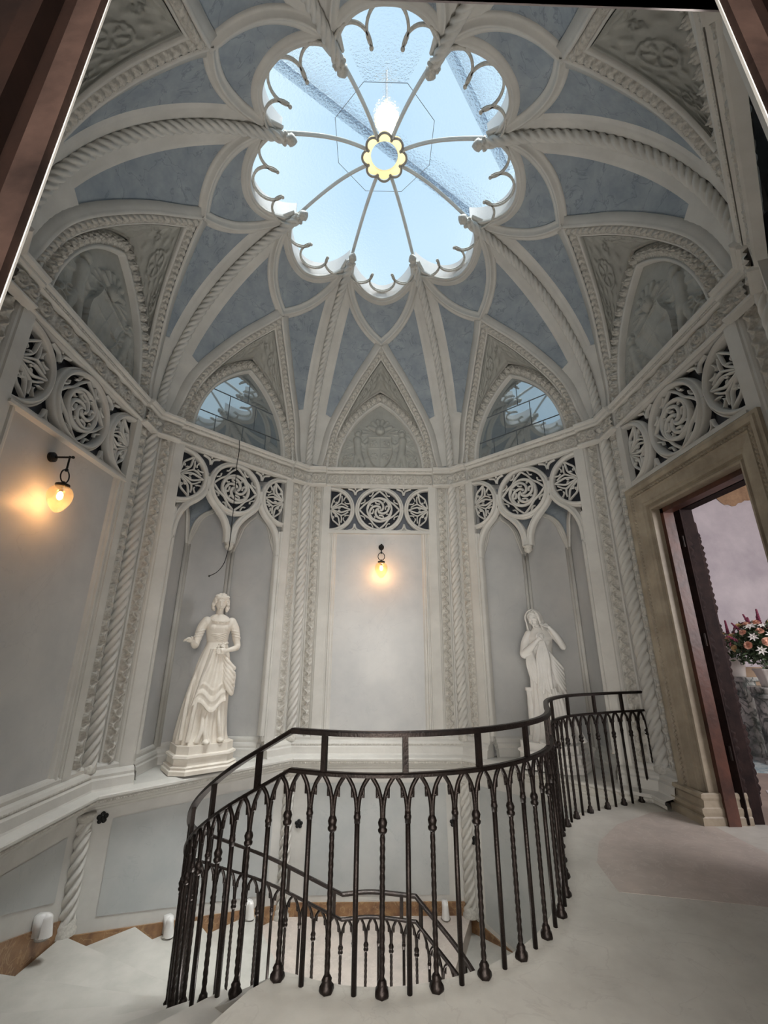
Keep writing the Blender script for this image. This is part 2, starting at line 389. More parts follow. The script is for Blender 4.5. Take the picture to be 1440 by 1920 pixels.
# bands beside the rope ribs, wide near the springing
for sgn in (-1, 1):
    rows = []
    for i in range(41):
        phi = radians(74.5)*i/40
        rho = .595+2.645*cos(phi); wd = .16+.05*sin(min(pi, phi*2.2)); wd = wd*min(1, (rho-.9)/1.0)
        b0 = radians(22.5); b1 = b0-math.atan(wd/(rho*C8))
        if phi < radians(20): b1 = min(b1, max(barch(phi)-.005, 0)) if True else b1
        lim = 4.0+11*max(0, min(1, (rho-1.55)/1.2))**1.3; b1 = max(b1, b0-radians(lim))
        row = []
        for j in range(9):
            t = j/8; b = b0+(b1-b0)*t; q = SP(b, phi); nn = SN(min(b, radians(22)), phi)
            hh = [.02, .02, .034, .034, .022, .02, .02, .02, -.005][j]
            q = q+nn*hh; row.append(Vector((q.x*sgn, q.y, q.z)))
        rows.append(row)
    MB().grid(rows).build('rib_border', 'plaster', ceil, True)
# arch ribs: flat band on the outside, roll, leaf band inside
BA = arch_bp
def archside(sgn):
    Q = resample([SP(*q) for q in BA], .014)
    BP = []
    for q in Q:
        BP.append(min(((b, p) for b, p in BA), key=lambda t: (SP(*t)-q).length))
    dense = []
    n = len(Q)
    P = [Vector((sgn*-1*q.x, q.y, q.z)) for q in Q] if sgn > 0 else Q
    N = []; L = []
    for i in range(n):
        b, p = BP[i]; nn = SN(b, p); nn = Vector((nn.x*(-1 if sgn > 0 else 1), nn.y, nn.z))
        t = (P[min(i+2, n-1)]-P[max(i-2, 0)]).normalized(); l = t.cross(nn).normalized()
        out = Vector((sgn*1.0, 0, 0)) if i < n*.5 else Vector((0, -1, .3))
        out = Vector((sgn, -.8, .5))
        if l.dot(out) < 0: l = -l
        N.append(nn); L.append(l)
    # smooth normals
    for _ in range(6):
        N = [(N[max(i-1, 0)]+N[i]+N[min(i+1, n-1)]).normalized() for i in range(n)]; L = [(L[max(i-1, 0)]+L[i]+L[min(i+1, n-1)]).normalized() for i in range(n)]
    return P, L, N
inner_edge = {}
for sgn in (-1, 1):
    P, L, N = archside(sgn)
    prof = [(.115, -.02), (.115, .02), (.045, .026), (.03, .04), (.012, .05), (-.002, .045), (-.008, .03)]
    MB().grid([[p+L[i]*a+N[i]*h for a, h in prof] for i, p in enumerate(P)]).build('arch_rib', 'plaster', ceil, True)
    # leaf band leaning into the opening
    D = [(-L[i]*.8-N[i]*-.0-N[i]*.35).normalized() for i in range(len(P))]
    NN = [(N[i]*.9-L[i]*.25).normalized() for i in range(len(P))]
    c = [P[i]-L[i]*.008+N[i]*.02+D[i]*.045 for i in range(len(P))]
    mb = MB(); ribbon(mb, c, D, NN, .09, h_leaf(.075, .052), 11); mb.build('leaf_band', 'carved', ceil, True)
    e0 = [c[i]+D[i]*.045 for i in range(len(P))]
    mb = MB(); mb.grid([[e0[i]-D[i]*.004+NN[i]*.0, e0[i]+NN[i]*.02, e0[i]+D[i]*.02+NN[i]*.016, e0[i]+D[i]*.028-NN[i]*.01] for i in range(len(P))]); mb.build('arch_fillet', 'plaster', ceil, True)
    inner_edge[sgn] = [e0[i]+D[i]*.026-NN[i]*.008 for i in range(len(P))]
# soffit between arch edge and wall border arch
YB = AP+.02
for sgn in (-1, 1):
    E0 = inner_edge[sgn]; n = 120; ed = resample(E0, (sum((a-b).length for a, b in zip(E0, E0[1:])))/n)
    AR = parch(.90, 4.47, 6.08, 120, AP-.02); half = AR[:121] if sgn < 0 else list(reversed(AR[120:]))
    m = min(len(ed), len(half)); rows = []
    for i in range(m):
        a = ed[i]; c = half[i]; row = []
        if i == m-1: a = Vector((0, a.y, a.z))
        for j in range(49):
            t = j/48; p = a.lerp(c, t)
            sag = sin(pi*t)*.03; f = i/(m-1)
            # medallions and scrolls in relief
            wdt = (c-a).length; h = 0
            for f0, rr in ((.78, .145), (.56, .09), (.42, .06), (.92, .05)):
                ds = (f-f0)*2.05; dv = (t-.5)*wdt; d = hypot(ds, dv); th = atan2(dv, ds)
                if d < rr: h = max(h, .022*(1 if d > rr*.82 else .15)+.024*(max(0, cos(5*th))*(1 if .2*rr < d < rr*.75 else 0)))
            h = max(h, .014*max(0, sin(f*70+t*9)*cos(t*16-f*20))) if .12 < t < .9 else h
            if t > .9 or t < .06: h = .012
            nn = Vector((-sgn*.75, -.3, -.6)).normalized()
            row.append(p+nn*h+Vector((0, sag*.3, sag)))
        rows.append(row)
    MB().grid(rows).build('carved_soffit', 'grey_relief', ceil, True)
base_kids = kids(ceil)
for k in range(-3, 5):
    if k == 0: continue
    for o in base_kids:
        c = o.copy(); COL.objects.link(c); c.parent = ceil; c.rotation_euler.z = brot(k)

# rope ribs of the vault (one per octagon corner)
def rope_rib():
    r = MB(); P = [Vector((0, 3.165, 4.5))]
    for i in range(0, 121): 
        phi = radians(75.2)*i/120; P.append(Vector((0, .595+2.645*cos(phi)-.075*cos(phi), 4.6+2.645*sin(phi)-.075*sin(phi)-.01)))
    P = resample(P, .016)
    root = empty('rope_rib')
    rope(r, P, .062, .40, 30, 4, .42); r.build('twisted_shaft', 'plaster', root, True)
    e = P[-1]; f = MB(); d = (P[-1]-P[-3]).normalized()
    a = e-d*.02; Q = [a+d*t for t in (0, .02, .04, .06, .08, .10, .13, .16, .18)]
    f.tube(Q, [.045, .062, .06, .042, .045, .058, .05, .03, .006], 12, True, lambda k, i: 1+.16*(k % 2)); 
    for k in range(8):
        an = 2*pi*k/8; f.ball(tuple(a+d*.035+Vector((cos(an)*.055, 0, 0))+d.cross(Vector((1, 0, 0)))*sin(an)*.055), .022, 8, 6)
    f.build('leaf_finial', 'carved', root, True)
    c = MB(); c.lathe([(.05, 4.42), (.072, 4.44), (.075, 4.47), (.055, 4.49), (.058, 4.52), (.078, 4.54), (.078, 4.57), (.055, 4.6)], (0, 3.19, 0), 16, lambda k, z: 1+.08*(k % 2)); c.build('collar', 'carved', root, True)
    return root
rr0 = rope_rib()
cn = {0: ('right of the middle wall lamp', 22.5), 1: ('just left of the doorway', 67.5), 2: ('sweeping over the right doorway', 112.5), 3: ('at top right of the skylight', 157.5),
      -1: ('left of the middle wall lamp', -22.5), -2: ('left of the first statue', -67.5), -3: ('beside the wooden frame at left', -112.5), -4: ('at top left of the skylight', -157.5)}
for k, (txt, az) in cn.items():
    o = rr0 if k == 0 else dup(rr0)
    o.rotation_euler.z = -radians(az); o['label'] = 'twisted rope rib of the vault '+txt; o['category'] = 'rib'; o['group'] = 'twisted rope ribs of the vault'

# ------------------------------------------------------------------ rosette skylight
sky = empty('window_1', kind='structure')
g = MB()
NR = 8
def og(r, z, off=pi/8): return [(r/C8*cos(2*pi*k/8+off), r/C8*sin(2*pi*k/8+off), z) for k in range(8)]
g.grid([og(1.78, 7.26), og(.62, 7.86)], closev=True); g.add(og(.62, 7.86), [tuple(range(8))])
g.build('skylight_glass', 'sky_glass', sky)
g = MB(); A = og(.62, 7.845); Bq = og(1.78, 7.245)
for k in range(8):
    g.tube([A[k], A[(k+1) % 8]], .0035, 6)
g.build('glazing_bar', 'seam', sky)
# curb wall closing the gap above the petals
g = MB()
g.grid([og(1.80, 6.9), og(1.80, 7.26)], closev=True)
g.build('curb', 'plaster', sky)
rows = []
pet = petal_pts(PR-.008, 50, 8)
P = [SU(*q) for q in pet]
rev = MB().grid([[p+Vector((0, 0, -.03)), p+Vector((0, 0, .10)), Vector((p.x*1.0, p.y*1.0, p.z+.24))] for p in P]).build('petal_reveal', 'white_stone', sky, True)
def arc3(a, b, c, n=20):
    a, b, c = Vector(a), Vector(b), Vector(c); ax, ay, bx, by, cx, cy = a.x, a.y, b.x, b.y, c.x, c.y
    d = 2*(ax*(by-cy)+bx*(cy-ay)+cx*(ay-by)); ux = ((ax*ax+ay*ay)*(by-cy)+(bx*bx+by*by)*(cy-ay)+(cx*cx+cy*cy)*(ay-by))/d
    uy = ((ax*ax+ay*ay)*(cx-bx)+(bx*bx+by*by)*(ax-cx)+(cx*cx+cy*cy)*(bx-ax))/d; r = hypot(ax-ux, ay-uy)
    t0 = atan2(ay-uy, ax-ux); t1 = atan2(by-uy, bx-ux); t2 = atan2(cy-uy, cx-ux)
    def nrm(x): return (x-t0) % (2*pi)
    e = nrm(t2); 
    if nrm(t1) > e: e = e-2*pi
    return [(ux+r*cos(t0+e*i/n), uy+r*sin(t0+e*i/n)) for i in range(n+1)]
fo = MB()
for A, Bm, Cc in (((-.15, 1.30), (0, PC+PR-.02), (.15, 1.30)), ((.15, 1.30), (.375, 1.455), (.485, 1.19)), ((-.15, 1.30), (-.375, 1.455), (-.485, 1.19))):
    pts = [(x, y, SU(x*.9, max(y, 1.19)).z-.0) for x, y in arc3(A, Bm, Cc, 22)]
    zc = [p[2] for p in pts]
    fo.tube([(p[0], p[1], 7.02) for p in pts], .015, 6); fo.tube([(p[0], p[1], 7.05) for p in pts], .010, 6)
for x in (-.15, .15): fo.ball((x, 1.29, 7.015), .022)
foil = fo.build('foiled_tracery', 'carved', sky, True)
sp = MB(); P = []
for i in range(21):
    t = i/20; r = 1.26+(.25-1.26)*t; P.append(Vector((0, r, 7.155+.40*sin(t*pi/2)**1.0)))
sp.tube([p for p in P], .024, 6); sp.tube([p+Vector((0, 0, -.022)) for p in P], .013, 6); 
spoke = sp.build('spoke', 'plaster', sky, True); spoke.rotation_euler.z = -radians(22.5)
for k in range(-3, 5):
    if k == 0: continue
    for o in (rev, foil, spoke):
        c = o.copy(); COL.objects.link(c); c.parent = sky; c.rotation_euler.z = o.rotation_euler.z+brot(k)
hb = MB()
for k in range(8):
    a0 = 2*pi*k/8+pi/8; a1 = a0+pi/4; am = (a0+a1)/2
    pts = arc3((.225*cos(a0), .225*sin(a0)), (.285*cos(am), .285*sin(am)), (.225*cos(a1), .225*sin(a1)), 10)
    hb.tube([(x, y, 7.545) for x, y in pts], .015, 6); hb.ball((.222*cos(a0), .222*sin(a0), 7.54), .02, 8, 6)
hb.build('hub_ring', 'lead', sky, True)
hb = MB(); o1 = []; i1 = []
for k in range(64):
    a = 2*pi*k/64+pi/8; f = abs(sin(4*(a-pi/8))); ro = .235+.045*f; o1.append((ro*cos(a), ro*sin(a))); i1.append((.175*cos(a), .175*sin(a)))
hb.grid([[(*p, 7.575) for p in i1], [(*p, 7.575) for p in o1], [(*p, 7.60) for p in o1], [(*p, 7.60) for p in i1]], closeu=True, closev=True)
hb.build('hub_plate', 'cream_ring', sky)
# outer roof beams over the skylight
ro = empty('roof_beams', label='dark blurred roof beams seen above the rosette skylight glass', category='roof beams')
for (a, b_) in (((-3.5, -1.2, 9.6), (3.5, 3.4, 9.6)), ((-1.9, -3.5, 9.7), (2.2, 1.5, 9.7)), ((3.4, -2.6, 9.6), (-2.8, -.4, 9.6))):
    MB().tube([a, b_], .075, 8).build('beam', 'beam', ro)
lt = empty('roof_lantern', (0.03, .17, 8.5), label='warm round lamp shining above the hub of the rosette skylight', category='lamp')
MB().ball((0, 0, 0), .12, 16, 12).build('bulb', 'lantern_bulb', lt, True)
MB().tube([(0, 0, .1), (0, 0, 1.2)], .015, 8).build('stem', 'black_iron', lt)
lt.scale = (1, 1, 1)
MB().lathe([(.0, .14), (.16, .12), (.17, .08), (.1, .1)], n=16).build('cap', 'cream_ring', lt, True)

# ------------------------------------------------------------------ walls
names = {0: 'wall_front', 1: 'wall_front_right', 2: 'wall_right', 3: 'wall_rear_right', 4: 'wall_rear', -1: 'wall_front_left', -2: 'wall_left', -3: 'wall_rear_left'}
walls = {k: empty(n, kind='structure') for k, n in names.items()}
for k, o in walls.items(): o.rotation_euler.z = brot(k)
def part(mb, name, m, smooth=False, bays=range(-3, 5)):
    first = None
    for k in bays:
        if first is None: first = mb.build(name, m, walls[k], smooth)
        else:
            c = first.copy(); COL.objects.link(c); c.parent = walls[k]
ALL = list(range(-3, 5)); NICHE = (-1, 1); SOLID = (0, -2, -3, 3)
# corner backing, pilasters and mouldings
for sg in (-1, 1):
    mb = MB()
    # plan profile from corner to opening edge
    prof = [(HU, 0), (1.135, 0), (1.125, .018), (1.115, .02), (1.11, .008), (.985, .008), (.98, .02), (.965, .035), (.95, .04), (.94, .052), (.82, .055), (.82, -.02)]
    mb.grid([[(sg*u, AP-n, z) for u, n in prof] for z in (.36, 4.22)])
    part(mb, 'pilaster', 'plaster', False, (-3, -2, -1, 0, 1, 2, 3))
    mb = MB(); vribbon(mb, sg*1.047, AP-.008, .40, 4.2, .115, h_wave(.13, .05), 19, .007)
    part(mb, 'leaf_band', 'carved', True, (-3, -2, -1, 0, 1, 2, 3))
# panel + frame (bays with flat panel)
mb = MB(); mb.add([(-.70, AP+.0, .3), (.70, AP, .3), (.70, AP, 3.40), (-.70, AP, 3.40)], [(0, 1, 2, 3)])
part(mb, 'panel', 'wall_panel', False, SOLID)
for sg in (-1, 1):
    mb = MB(); prof = [(.82, .045), (.795, .045), (.79, .03), (.775, .03), (.765, .045), (.745, .045), (.735, .025), (.71, .02), (.70, .008), (.69, 0)]
    mb.grid([[(sg*u, AP-n, z) for u, n in prof] for z in (.36, 3.42)]); part(mb, 'panel_frame', 'plaster', False, SOLID)
# frieze and cornice
CORN = [(0, 4.17), (.06, 4.19), (.075, 4.20), (.075, 4.215), (.025, 4.225), (.025, 4.41), (.07, 4.415), (.09, 4.43), (.09, 4.455), (.10, 4.457), (.12, 4.475), (.125, 4.50), (.11, 4.51), (0, 4.51)]
mb = MB(); hprofile(mb, CORN, -.90, .90); part(mb, 'cornice', 'plaster', False, ALL)
mb = MB()
for sg in (-1, 1): 
    pr = [(n+.045, z) for n, z in CORN]; t = math.tan(pi/8)
    mb.grid([[(sg*.89, AP-n, z) for n, z in CORN]]+[[(sg*.90, AP-n, z) for n, z in pr], [(sg*1.155, AP-n, z) for n, z in pr], [(sg*(HU-n*t), AP-n, z) for n, z in pr]])
part(mb, 'cornice_break', 'plaster', False, ALL)
mb = MB(); hribbon(mb, -.89, .89, AP-.027, 4.318, .185, h_scroll(.26, .1, .058)); part(mb, 'scroll_frieze', 'carved', True, ALL)
mb = MB()
for sg in (-1, 1): hribbon(mb, min(sg*.91, sg*1.14), max(sg*.91, sg*1.14), AP-.072, 4.318, .185, h_scroll(.12, .1, .055))
part(mb, 'frieze_block', 'carved', True, ALL)
mb = MB(); hribbon(mb, -1.13, 1.13, AP-.098, 4.442, .026, h_bead(.024, .010), 5, .006); part(mb, 'bead_moulding', 'carved', True, ALL)
# lunette zone: border, backing wall
ZB = 4.5
AR = parch(.905, ZB-.02, 6.08, 40, AP); out = parch(.745, ZB-.02, 5.83, 40, AP)
mb = MB()
ce = [a.lerp(b, .5) for a, b in zip(AR, out)]
ce = resample(ce, .009)
# lateral = in plane normal
L = []; N = [Vector((0, -1, 0))]*len(ce)
for i in range(len(ce)):
    t = (ce[min(i+1, len(ce)-1)]-ce[max(i-1, 0)]).normalized(); L.append(Vector((t.z, 0, -t.x)))
ribbon(mb, [c+Vector((0, -.012, 0)) for c in ce], L, N, .15, h_rosette(), 17); part(mb, 'rosette_border', 'carved', True, ALL)
mb = MB(); sweep_xz(mb, resample(parch(.755, ZB-.02, 5.85, 40, AP), .03), [(-.03, -.09), (-.03, .02), (-.015, .035), (.0, .035), (.012, .012)])
sweep_xz(mb, resample(parch(.915, ZB-.02, 6.09, 40, AP), .03), [(-.03, .012), (-.02, .035), (-.005, .04), (.012, .035), (.02, 0)])
part(mb, 'arch_moulding', 'plaster', True, ALL)
# masonry spandrel behind vault (closes the wall outside of lunette)
mb = MB(); aa = parch(.93, ZB-.05, 6.11, 30, AP+.03); m = len(aa)
rows = [[p for p in aa], [Vector((max(-1.3, min(1.3, p.x*1.6)), AP+.03, 4.4+(p.z-4.4)*1.35)) for p in aa]]
mb.grid(rows); part(mb, 'spandrel', 'plaster', False, ALL)
# ledge and dado
BASE = [(-.0, .42), (.035, .405), (.05, .385), (.05, .355), (.085, .34), (.105, .315), (.105, .29), (.13, .275), (.14, .20), (.15, .185)]
SHELF = [(.15, .185), (.24, .165), (.25, .155), (.25, .135), (.235, .125), (.235, .095), (.21, .085), (.19, .06), (.16, .045), (.155, .03), (.12, .02), (.10, .0)]
t8 = math.tan(pi/8)
def mitp(mb, prof, br=0):
    mb.grid([[(sg*(HU-n*t8), AP-n, z) for n, z in prof] for sg in (-1, 1)]); return mb
mb = MB(); mitp(mb, BASE); part(mb, 'base_moulding', 'plaster', False, (0, -2, -3))
mb = MB()
for sg in (-1, 1): mb.grid([[(sg*(HU-n*t8), AP-n, z) for n, z in BASE], [(sg*.80, AP-n, z) for n, z in BASE], [(sg*.80, AP+.03, z) for n, z in BASE]])
part(mb, 'base_moulding', 'plaster', False, NICHE)
mb = MB(); mitp(mb, SHELF); part(mb, 'ledge', 'plaster', False, (0, -1, 1, -2, -3))
mb = MB(); hribbon(mb, -1.13, 1.13, AP-.237, .11, .024, h_bead(.024, .010), 5, .006); part(mb, 'bead_moulding', 'carved', True, (0, -1, 1, -2))
mb = MB(); hribbon(mb, -1.2, 1.2, AP-.105, .303, .022, h_bead(.024, .008), 5, .006); part(mb, 'bead_moulding', 'carved', True, (0, -2))
mb = MB(); mb.add([(-HU, AP-.10, -4.2), (HU, AP-.10, -4.2), (HU, AP-.10, .03), (-HU, AP-.10, .03)], [(0, 1, 2, 3)])
part(mb, 'dado', 'dado_border', False, ALL)
# dado panels: parallelogram following the stair on the left, rectangle on the front
def dadop(k, quad):
    mb = MB(); q = [(u, AP-.106, z) for u, z in quad]; mb.add(q, [(0, 1, 2, 3)])
    o = mb.build('dado_panel', 'dado_panel', walls[k])
dadop(-1, [(-.93, -.90), (.98, -1.33), (.98, -.13), (-.93, -.10)])
dadop(-2, [(-.45, -.15), (1.0, -.62), (1.0, -.13), (-.45, -.12)])
dadop(0, [(-.93, -1.40), (.93, -1.40), (.93, -.16), (-.93, -.16)])
dadop(1, [(-.98, -1.62), (.98, -2.3), (.98, -.16), (-.98, -.16)])
# yellow marble skirting
def skirt(k, quad):
    MB().add([(u, AP-.118, z) for u, z in quad]+[(u, AP-.10, z) for u, z in quad], [(0, 1, 2, 3), (3, 2, 6, 7)]).build('skirting', 'yellow_marble', walls[k])
skirt(-2, [(-1.24, -.5), (1.2, -1.15), (1.2, -.83), (-1.24, -.13)])
skirt(-1, [(-1.2, -1.15), (1.2, -1.75), (1.2, -1.49), (-1.2, -.96)])
skirt(0, [(-1.2, -1.7), (1.2, -1.7), (1.2, -1.47), (-1.2, -1.47)])
skirt(1, [(-1.2, -1.9), (1.2, -2.6), (1.2, -2.3), (-1.2, -1.62)])
mb = MB()
for sg in (-1, 1): mb.grid([[(sg*(HU-n*t8), AP-n, z) for n, z in BASE+SHELF], [(sg*.93, AP-n, z) for n, z in BASE+SHELF]])
part(mb, 'base_moulding', 'plaster', False, (2,))
# added unseen shell outside the panels, blocks daylight leaking in around the vault
DA = AP+.80; DH = DA*math.tan(pi/8)
for k in ALL:
    z0 = -4.3 if k not in (2, 4) else 4.0
    MB().grid([[(-DH, DA, z), (DH, DA, z)] for z in (z0, 7.27)]).add([(-DH, DA, 7.27), (DH, DA, 7.27), (1.80*t8, 1.80, 7.27), (-1.80*t8, 1.80, 7.27)], [(0, 1, 2, 3)]).build('outer_light_shell', 'plaster', walls[k])
# niches
NW, NBK, ND = .82, .36, .62
for k in NICHE:
    w = walls[k]
    pl = [(-NW, 0), (-NW, .12), (-NBK, ND), (NBK, ND), (NW, .12), (NW, 0)]
    mb = MB(); mb.grid([[(u, AP+d, z) for u, d in pl] for z in (.18, 4.2)]); mb.build('niche_wall', 'wall_panel', w)
    MB().add([(u, AP+d, .183) for u, d in pl]+[(-NW, AP-.16, .183), (NW, AP-.16, .183)], [(6, 0, 1, 2, 3, 4, 5, 7)]).build('niche_sill', 'plaster', w)
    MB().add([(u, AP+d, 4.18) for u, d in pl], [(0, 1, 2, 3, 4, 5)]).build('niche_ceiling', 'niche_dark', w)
    # base moulding around the niche
    rows = []
    pin = [(n*.6, z) for n, z in BASE]
    cor = [(-NW, 0, 1, 0), (-NW, .12, .85, -.35), (-NBK, ND, .4, -1), (NBK, ND, -.4, -1), (NW, .12, -.85, -.35), (NW, 0, -1, 0)]
    mb = MB(); mb.grid([[(u+a*n, AP+d+b*n, z) for n, z in pin] for u, d, a, b in cor]); mb.build('niche_base_moulding', 'plaster', w)
    # corner ribs with blind arches
    for sg in (-1, 1):
        r = MB(); x, y = sg*(NBK), AP+ND
        for o_ in (-.045, 0, .045):
            r.tube([(x+o_, y-.035+abs(o_)*.5, .38), (x+o_, y-.035+abs(o_)*.5, 3.0)], .026, 8)
        # flaring arches on back and side faces
        for side in (0, 1):
            if side == 0: e0, e1 = Vector((x, y, 0)), Vector((-x, y, 0))
            else: e0, e1 = Vector((x, y, 0)), Vector((sg*NW, AP+.12, 0))
            d = (e1-e0)
            for off in (0, .04, .08):
                q = [(.03, 3.0-off*.3), (.06+off, 3.2), (.14+off, 3.38), (.27+off, 3.50), (.42+off, 3.58), (.5, 3.66+off*.3)] 
                q = [(a, z) for a, z in q if a <= .5]
                nn = Vector((0, -.02, 0)) if side == 0 else Vector((-sg*.015, -.015, 0))
                r.tube(cat([tuple(e0+d*a+nn+Vector((0, 0, z))) for a, z in q], 5), .020, 6)
                if side == 1:
                    r.tube(cat([tuple(e1-d*a+nn+Vector((0, 0, z))) for a, z in q], 5), .014, 6)
        r.build('niche_rib', 'plaster', w, True)
        wb = MB(); av = [(.08, 3.2), (.16, 3.38), (.29, 3.50), (.44, 3.58), (.5, 3.62)]; c0, c1 = Vector((x, y-.012, 0)), Vector((-x, y-.012, 0))
        wb.grid([[tuple(c0+(c1-c0)*a+Vector((0, 0, z))) for a, z in [(.0, 3.0)]+av], [tuple(c0+(c1-c0)*a+Vector((0, 0, 4.1))) for a, z in [(.0, 3.0)]+av]])
        c0, c1 = Vector((x, y, 0)), Vector((sg*NW, AP+.12, 0)); nn = Vector((-sg*.012, -.008, 0))
        av2 = [(.0, 3.0)]+av+[(1-a, z) for a, z in reversed(av)]+[(1.0, 3.0)]
        wb.grid([[tuple(c0+(c1-c0)*a+nn+Vector((0, 0, z))) for a, z in av2], [tuple(c0+(c1-c0)*a+nn+Vector((0, 0, 4.1))) for a, z in av2]]); wb.build('niche_web', 'blue_panel', w)
    # opening jamb mouldings
    for sg in (-1, 1):
        mb = MB(); prof = [(.82, .05), (.80, .045), (.79, .02), (.775, .015), (.77, -.02), (.785, -.05), (.80, -.06), (.82, -.06)]
        mb.grid([[(sg*u, AP-n, z) for u, n in prof] for z in (.38, 3.3)]); mb.build('niche_jamb', 'plaster', w, False)

# ------------------------------------------------------------------ tracery screens
def ringprof(mb, cx, cz, R, a0=0, a1=360, prof=None, y0=AP):
    n = max(8, int(abs(a1-a0)/6)); P = [Vector((cx+R*cos(radians(a0+(a1-a0)*i/n)), y0, cz+R*sin(radians(a0+(a1-a0)*i/n)))) for i in range(n+1)]
    sweep_xz(mb, P, prof or RP); return mb
RP = [(-.036, -.05), (-.036, .005), (-.026, .022), (-.018, .022), (-.014, .01), (-.008, .03), (.004, .05), (.014, .052), (.020, .038), (.026, .038), (.034, .02), (.034, -.05)]
BARP = [(-.017, -.022), (-.017, -.006), (-.006, .012), (.006, .012), (.017, -.006), (.017, -.022)]
def bar(mb, pts, w=1.0, sm=6, y0=AP, dn=0):
    P = [Vector((p[0], y0-dn, p[1])) for p in pts]
    if sm: P = cat([tuple(p) for p in P], sm)
    sweep_xz(mb, P, [(a*w, h) for a, h in BARP]); return mb
def clipx(mb, lo, hi):
    pass
def whirl(mb, cx, cz):
    def pt(r, a): return (cx+r*cos(radians(a)), cz+r*sin(radians(a)))
    for q in range(4):
        a = 90*q
        # diamond with concave-ish sides
        A, Bq = pt(.335, a), pt(.335, a+90); mid = pt(.225, a+45)
        bar(mb, [A, pt(.262, a+22), mid, pt(.262, a+68), Bq], .9)
        # cusped lens between diamond and ring
        bar(mb, [pt(.33, a+18), pt(.285, a+28), pt(.30, a+36)], .6); bar(mb, [pt(.33, a+72), pt(.285, a+62), pt(.30, a+54)], .6)
        # whirling mouchettes
        bar(mb, [pt(.205, a), pt(.196, a-35), pt(.172, a-70), pt(.130, a-105), pt(.085, a-140), pt(.045, a-185), pt(.015, a-230)], 1.15, dn=.008)
        bar(mb, [pt(.172, a-70), pt(.135, a-62), pt(.108, a-72), pt(.10, a-95)], .8, dn=.006)
        bar(mb, [pt(.196, a-35), pt(.160, a-28), pt(.140, a-36)], .6)
    ringprof(mb, cx, cz, .205, prof=[(-.016, -.035), (-.016, .008), (-.006, .025), (.006, .025), (.016, .008), (.016, -.035)])
def star(mb, cx, cz, half):          # half: which side is visible (+1 right, -1 left)
    def pt(r, a): return (cx+r*cos(radians(a)), cz+r*sin(radians(a)))
    angs = [0, 60, 120, 180, 240, 300]
    for a in (-60, 0, 60):
        a0 = a if half > 0 else 180-a
        # teardrop pointing outwards
        bar(mb, [pt(.02, a0), pt(.10, a0+16), pt(.19, a0+15), pt(.26, a0+6), pt(.335, a0)], .8)
        bar(mb, [pt(.02, a0), pt(.10, a0-16), pt(.19, a0-15), pt(.26, a0-6), pt(.335, a0)], .8)
        for s2 in (-1, 1): bar(mb, [pt(.17, a0+15*s2), pt(.155, a0+6*s2), pt(.13, a0+9*s2)], .6)
    for a in (-30, 30, -88, 88):
        a0 = a if half > 0 else 180-a
        if abs(a) < 80:
            bar(mb, [pt(.05, a0), pt(.16, a0), pt(.21, a0)], .7)
            bar(mb, [pt(.21, a0), pt(.25, a0+10), pt(.30, a0+22)], .7); bar(mb, [pt(.21, a0), pt(.25, a0-10), pt(.30, a0-22)], .7)
            for s2 in (-1, 1): bar(mb, [pt(.335, a0+12*s2), pt(.28, a0+8*s2), pt(.27, a0+2*s2)], .6)
ZC = 3.79
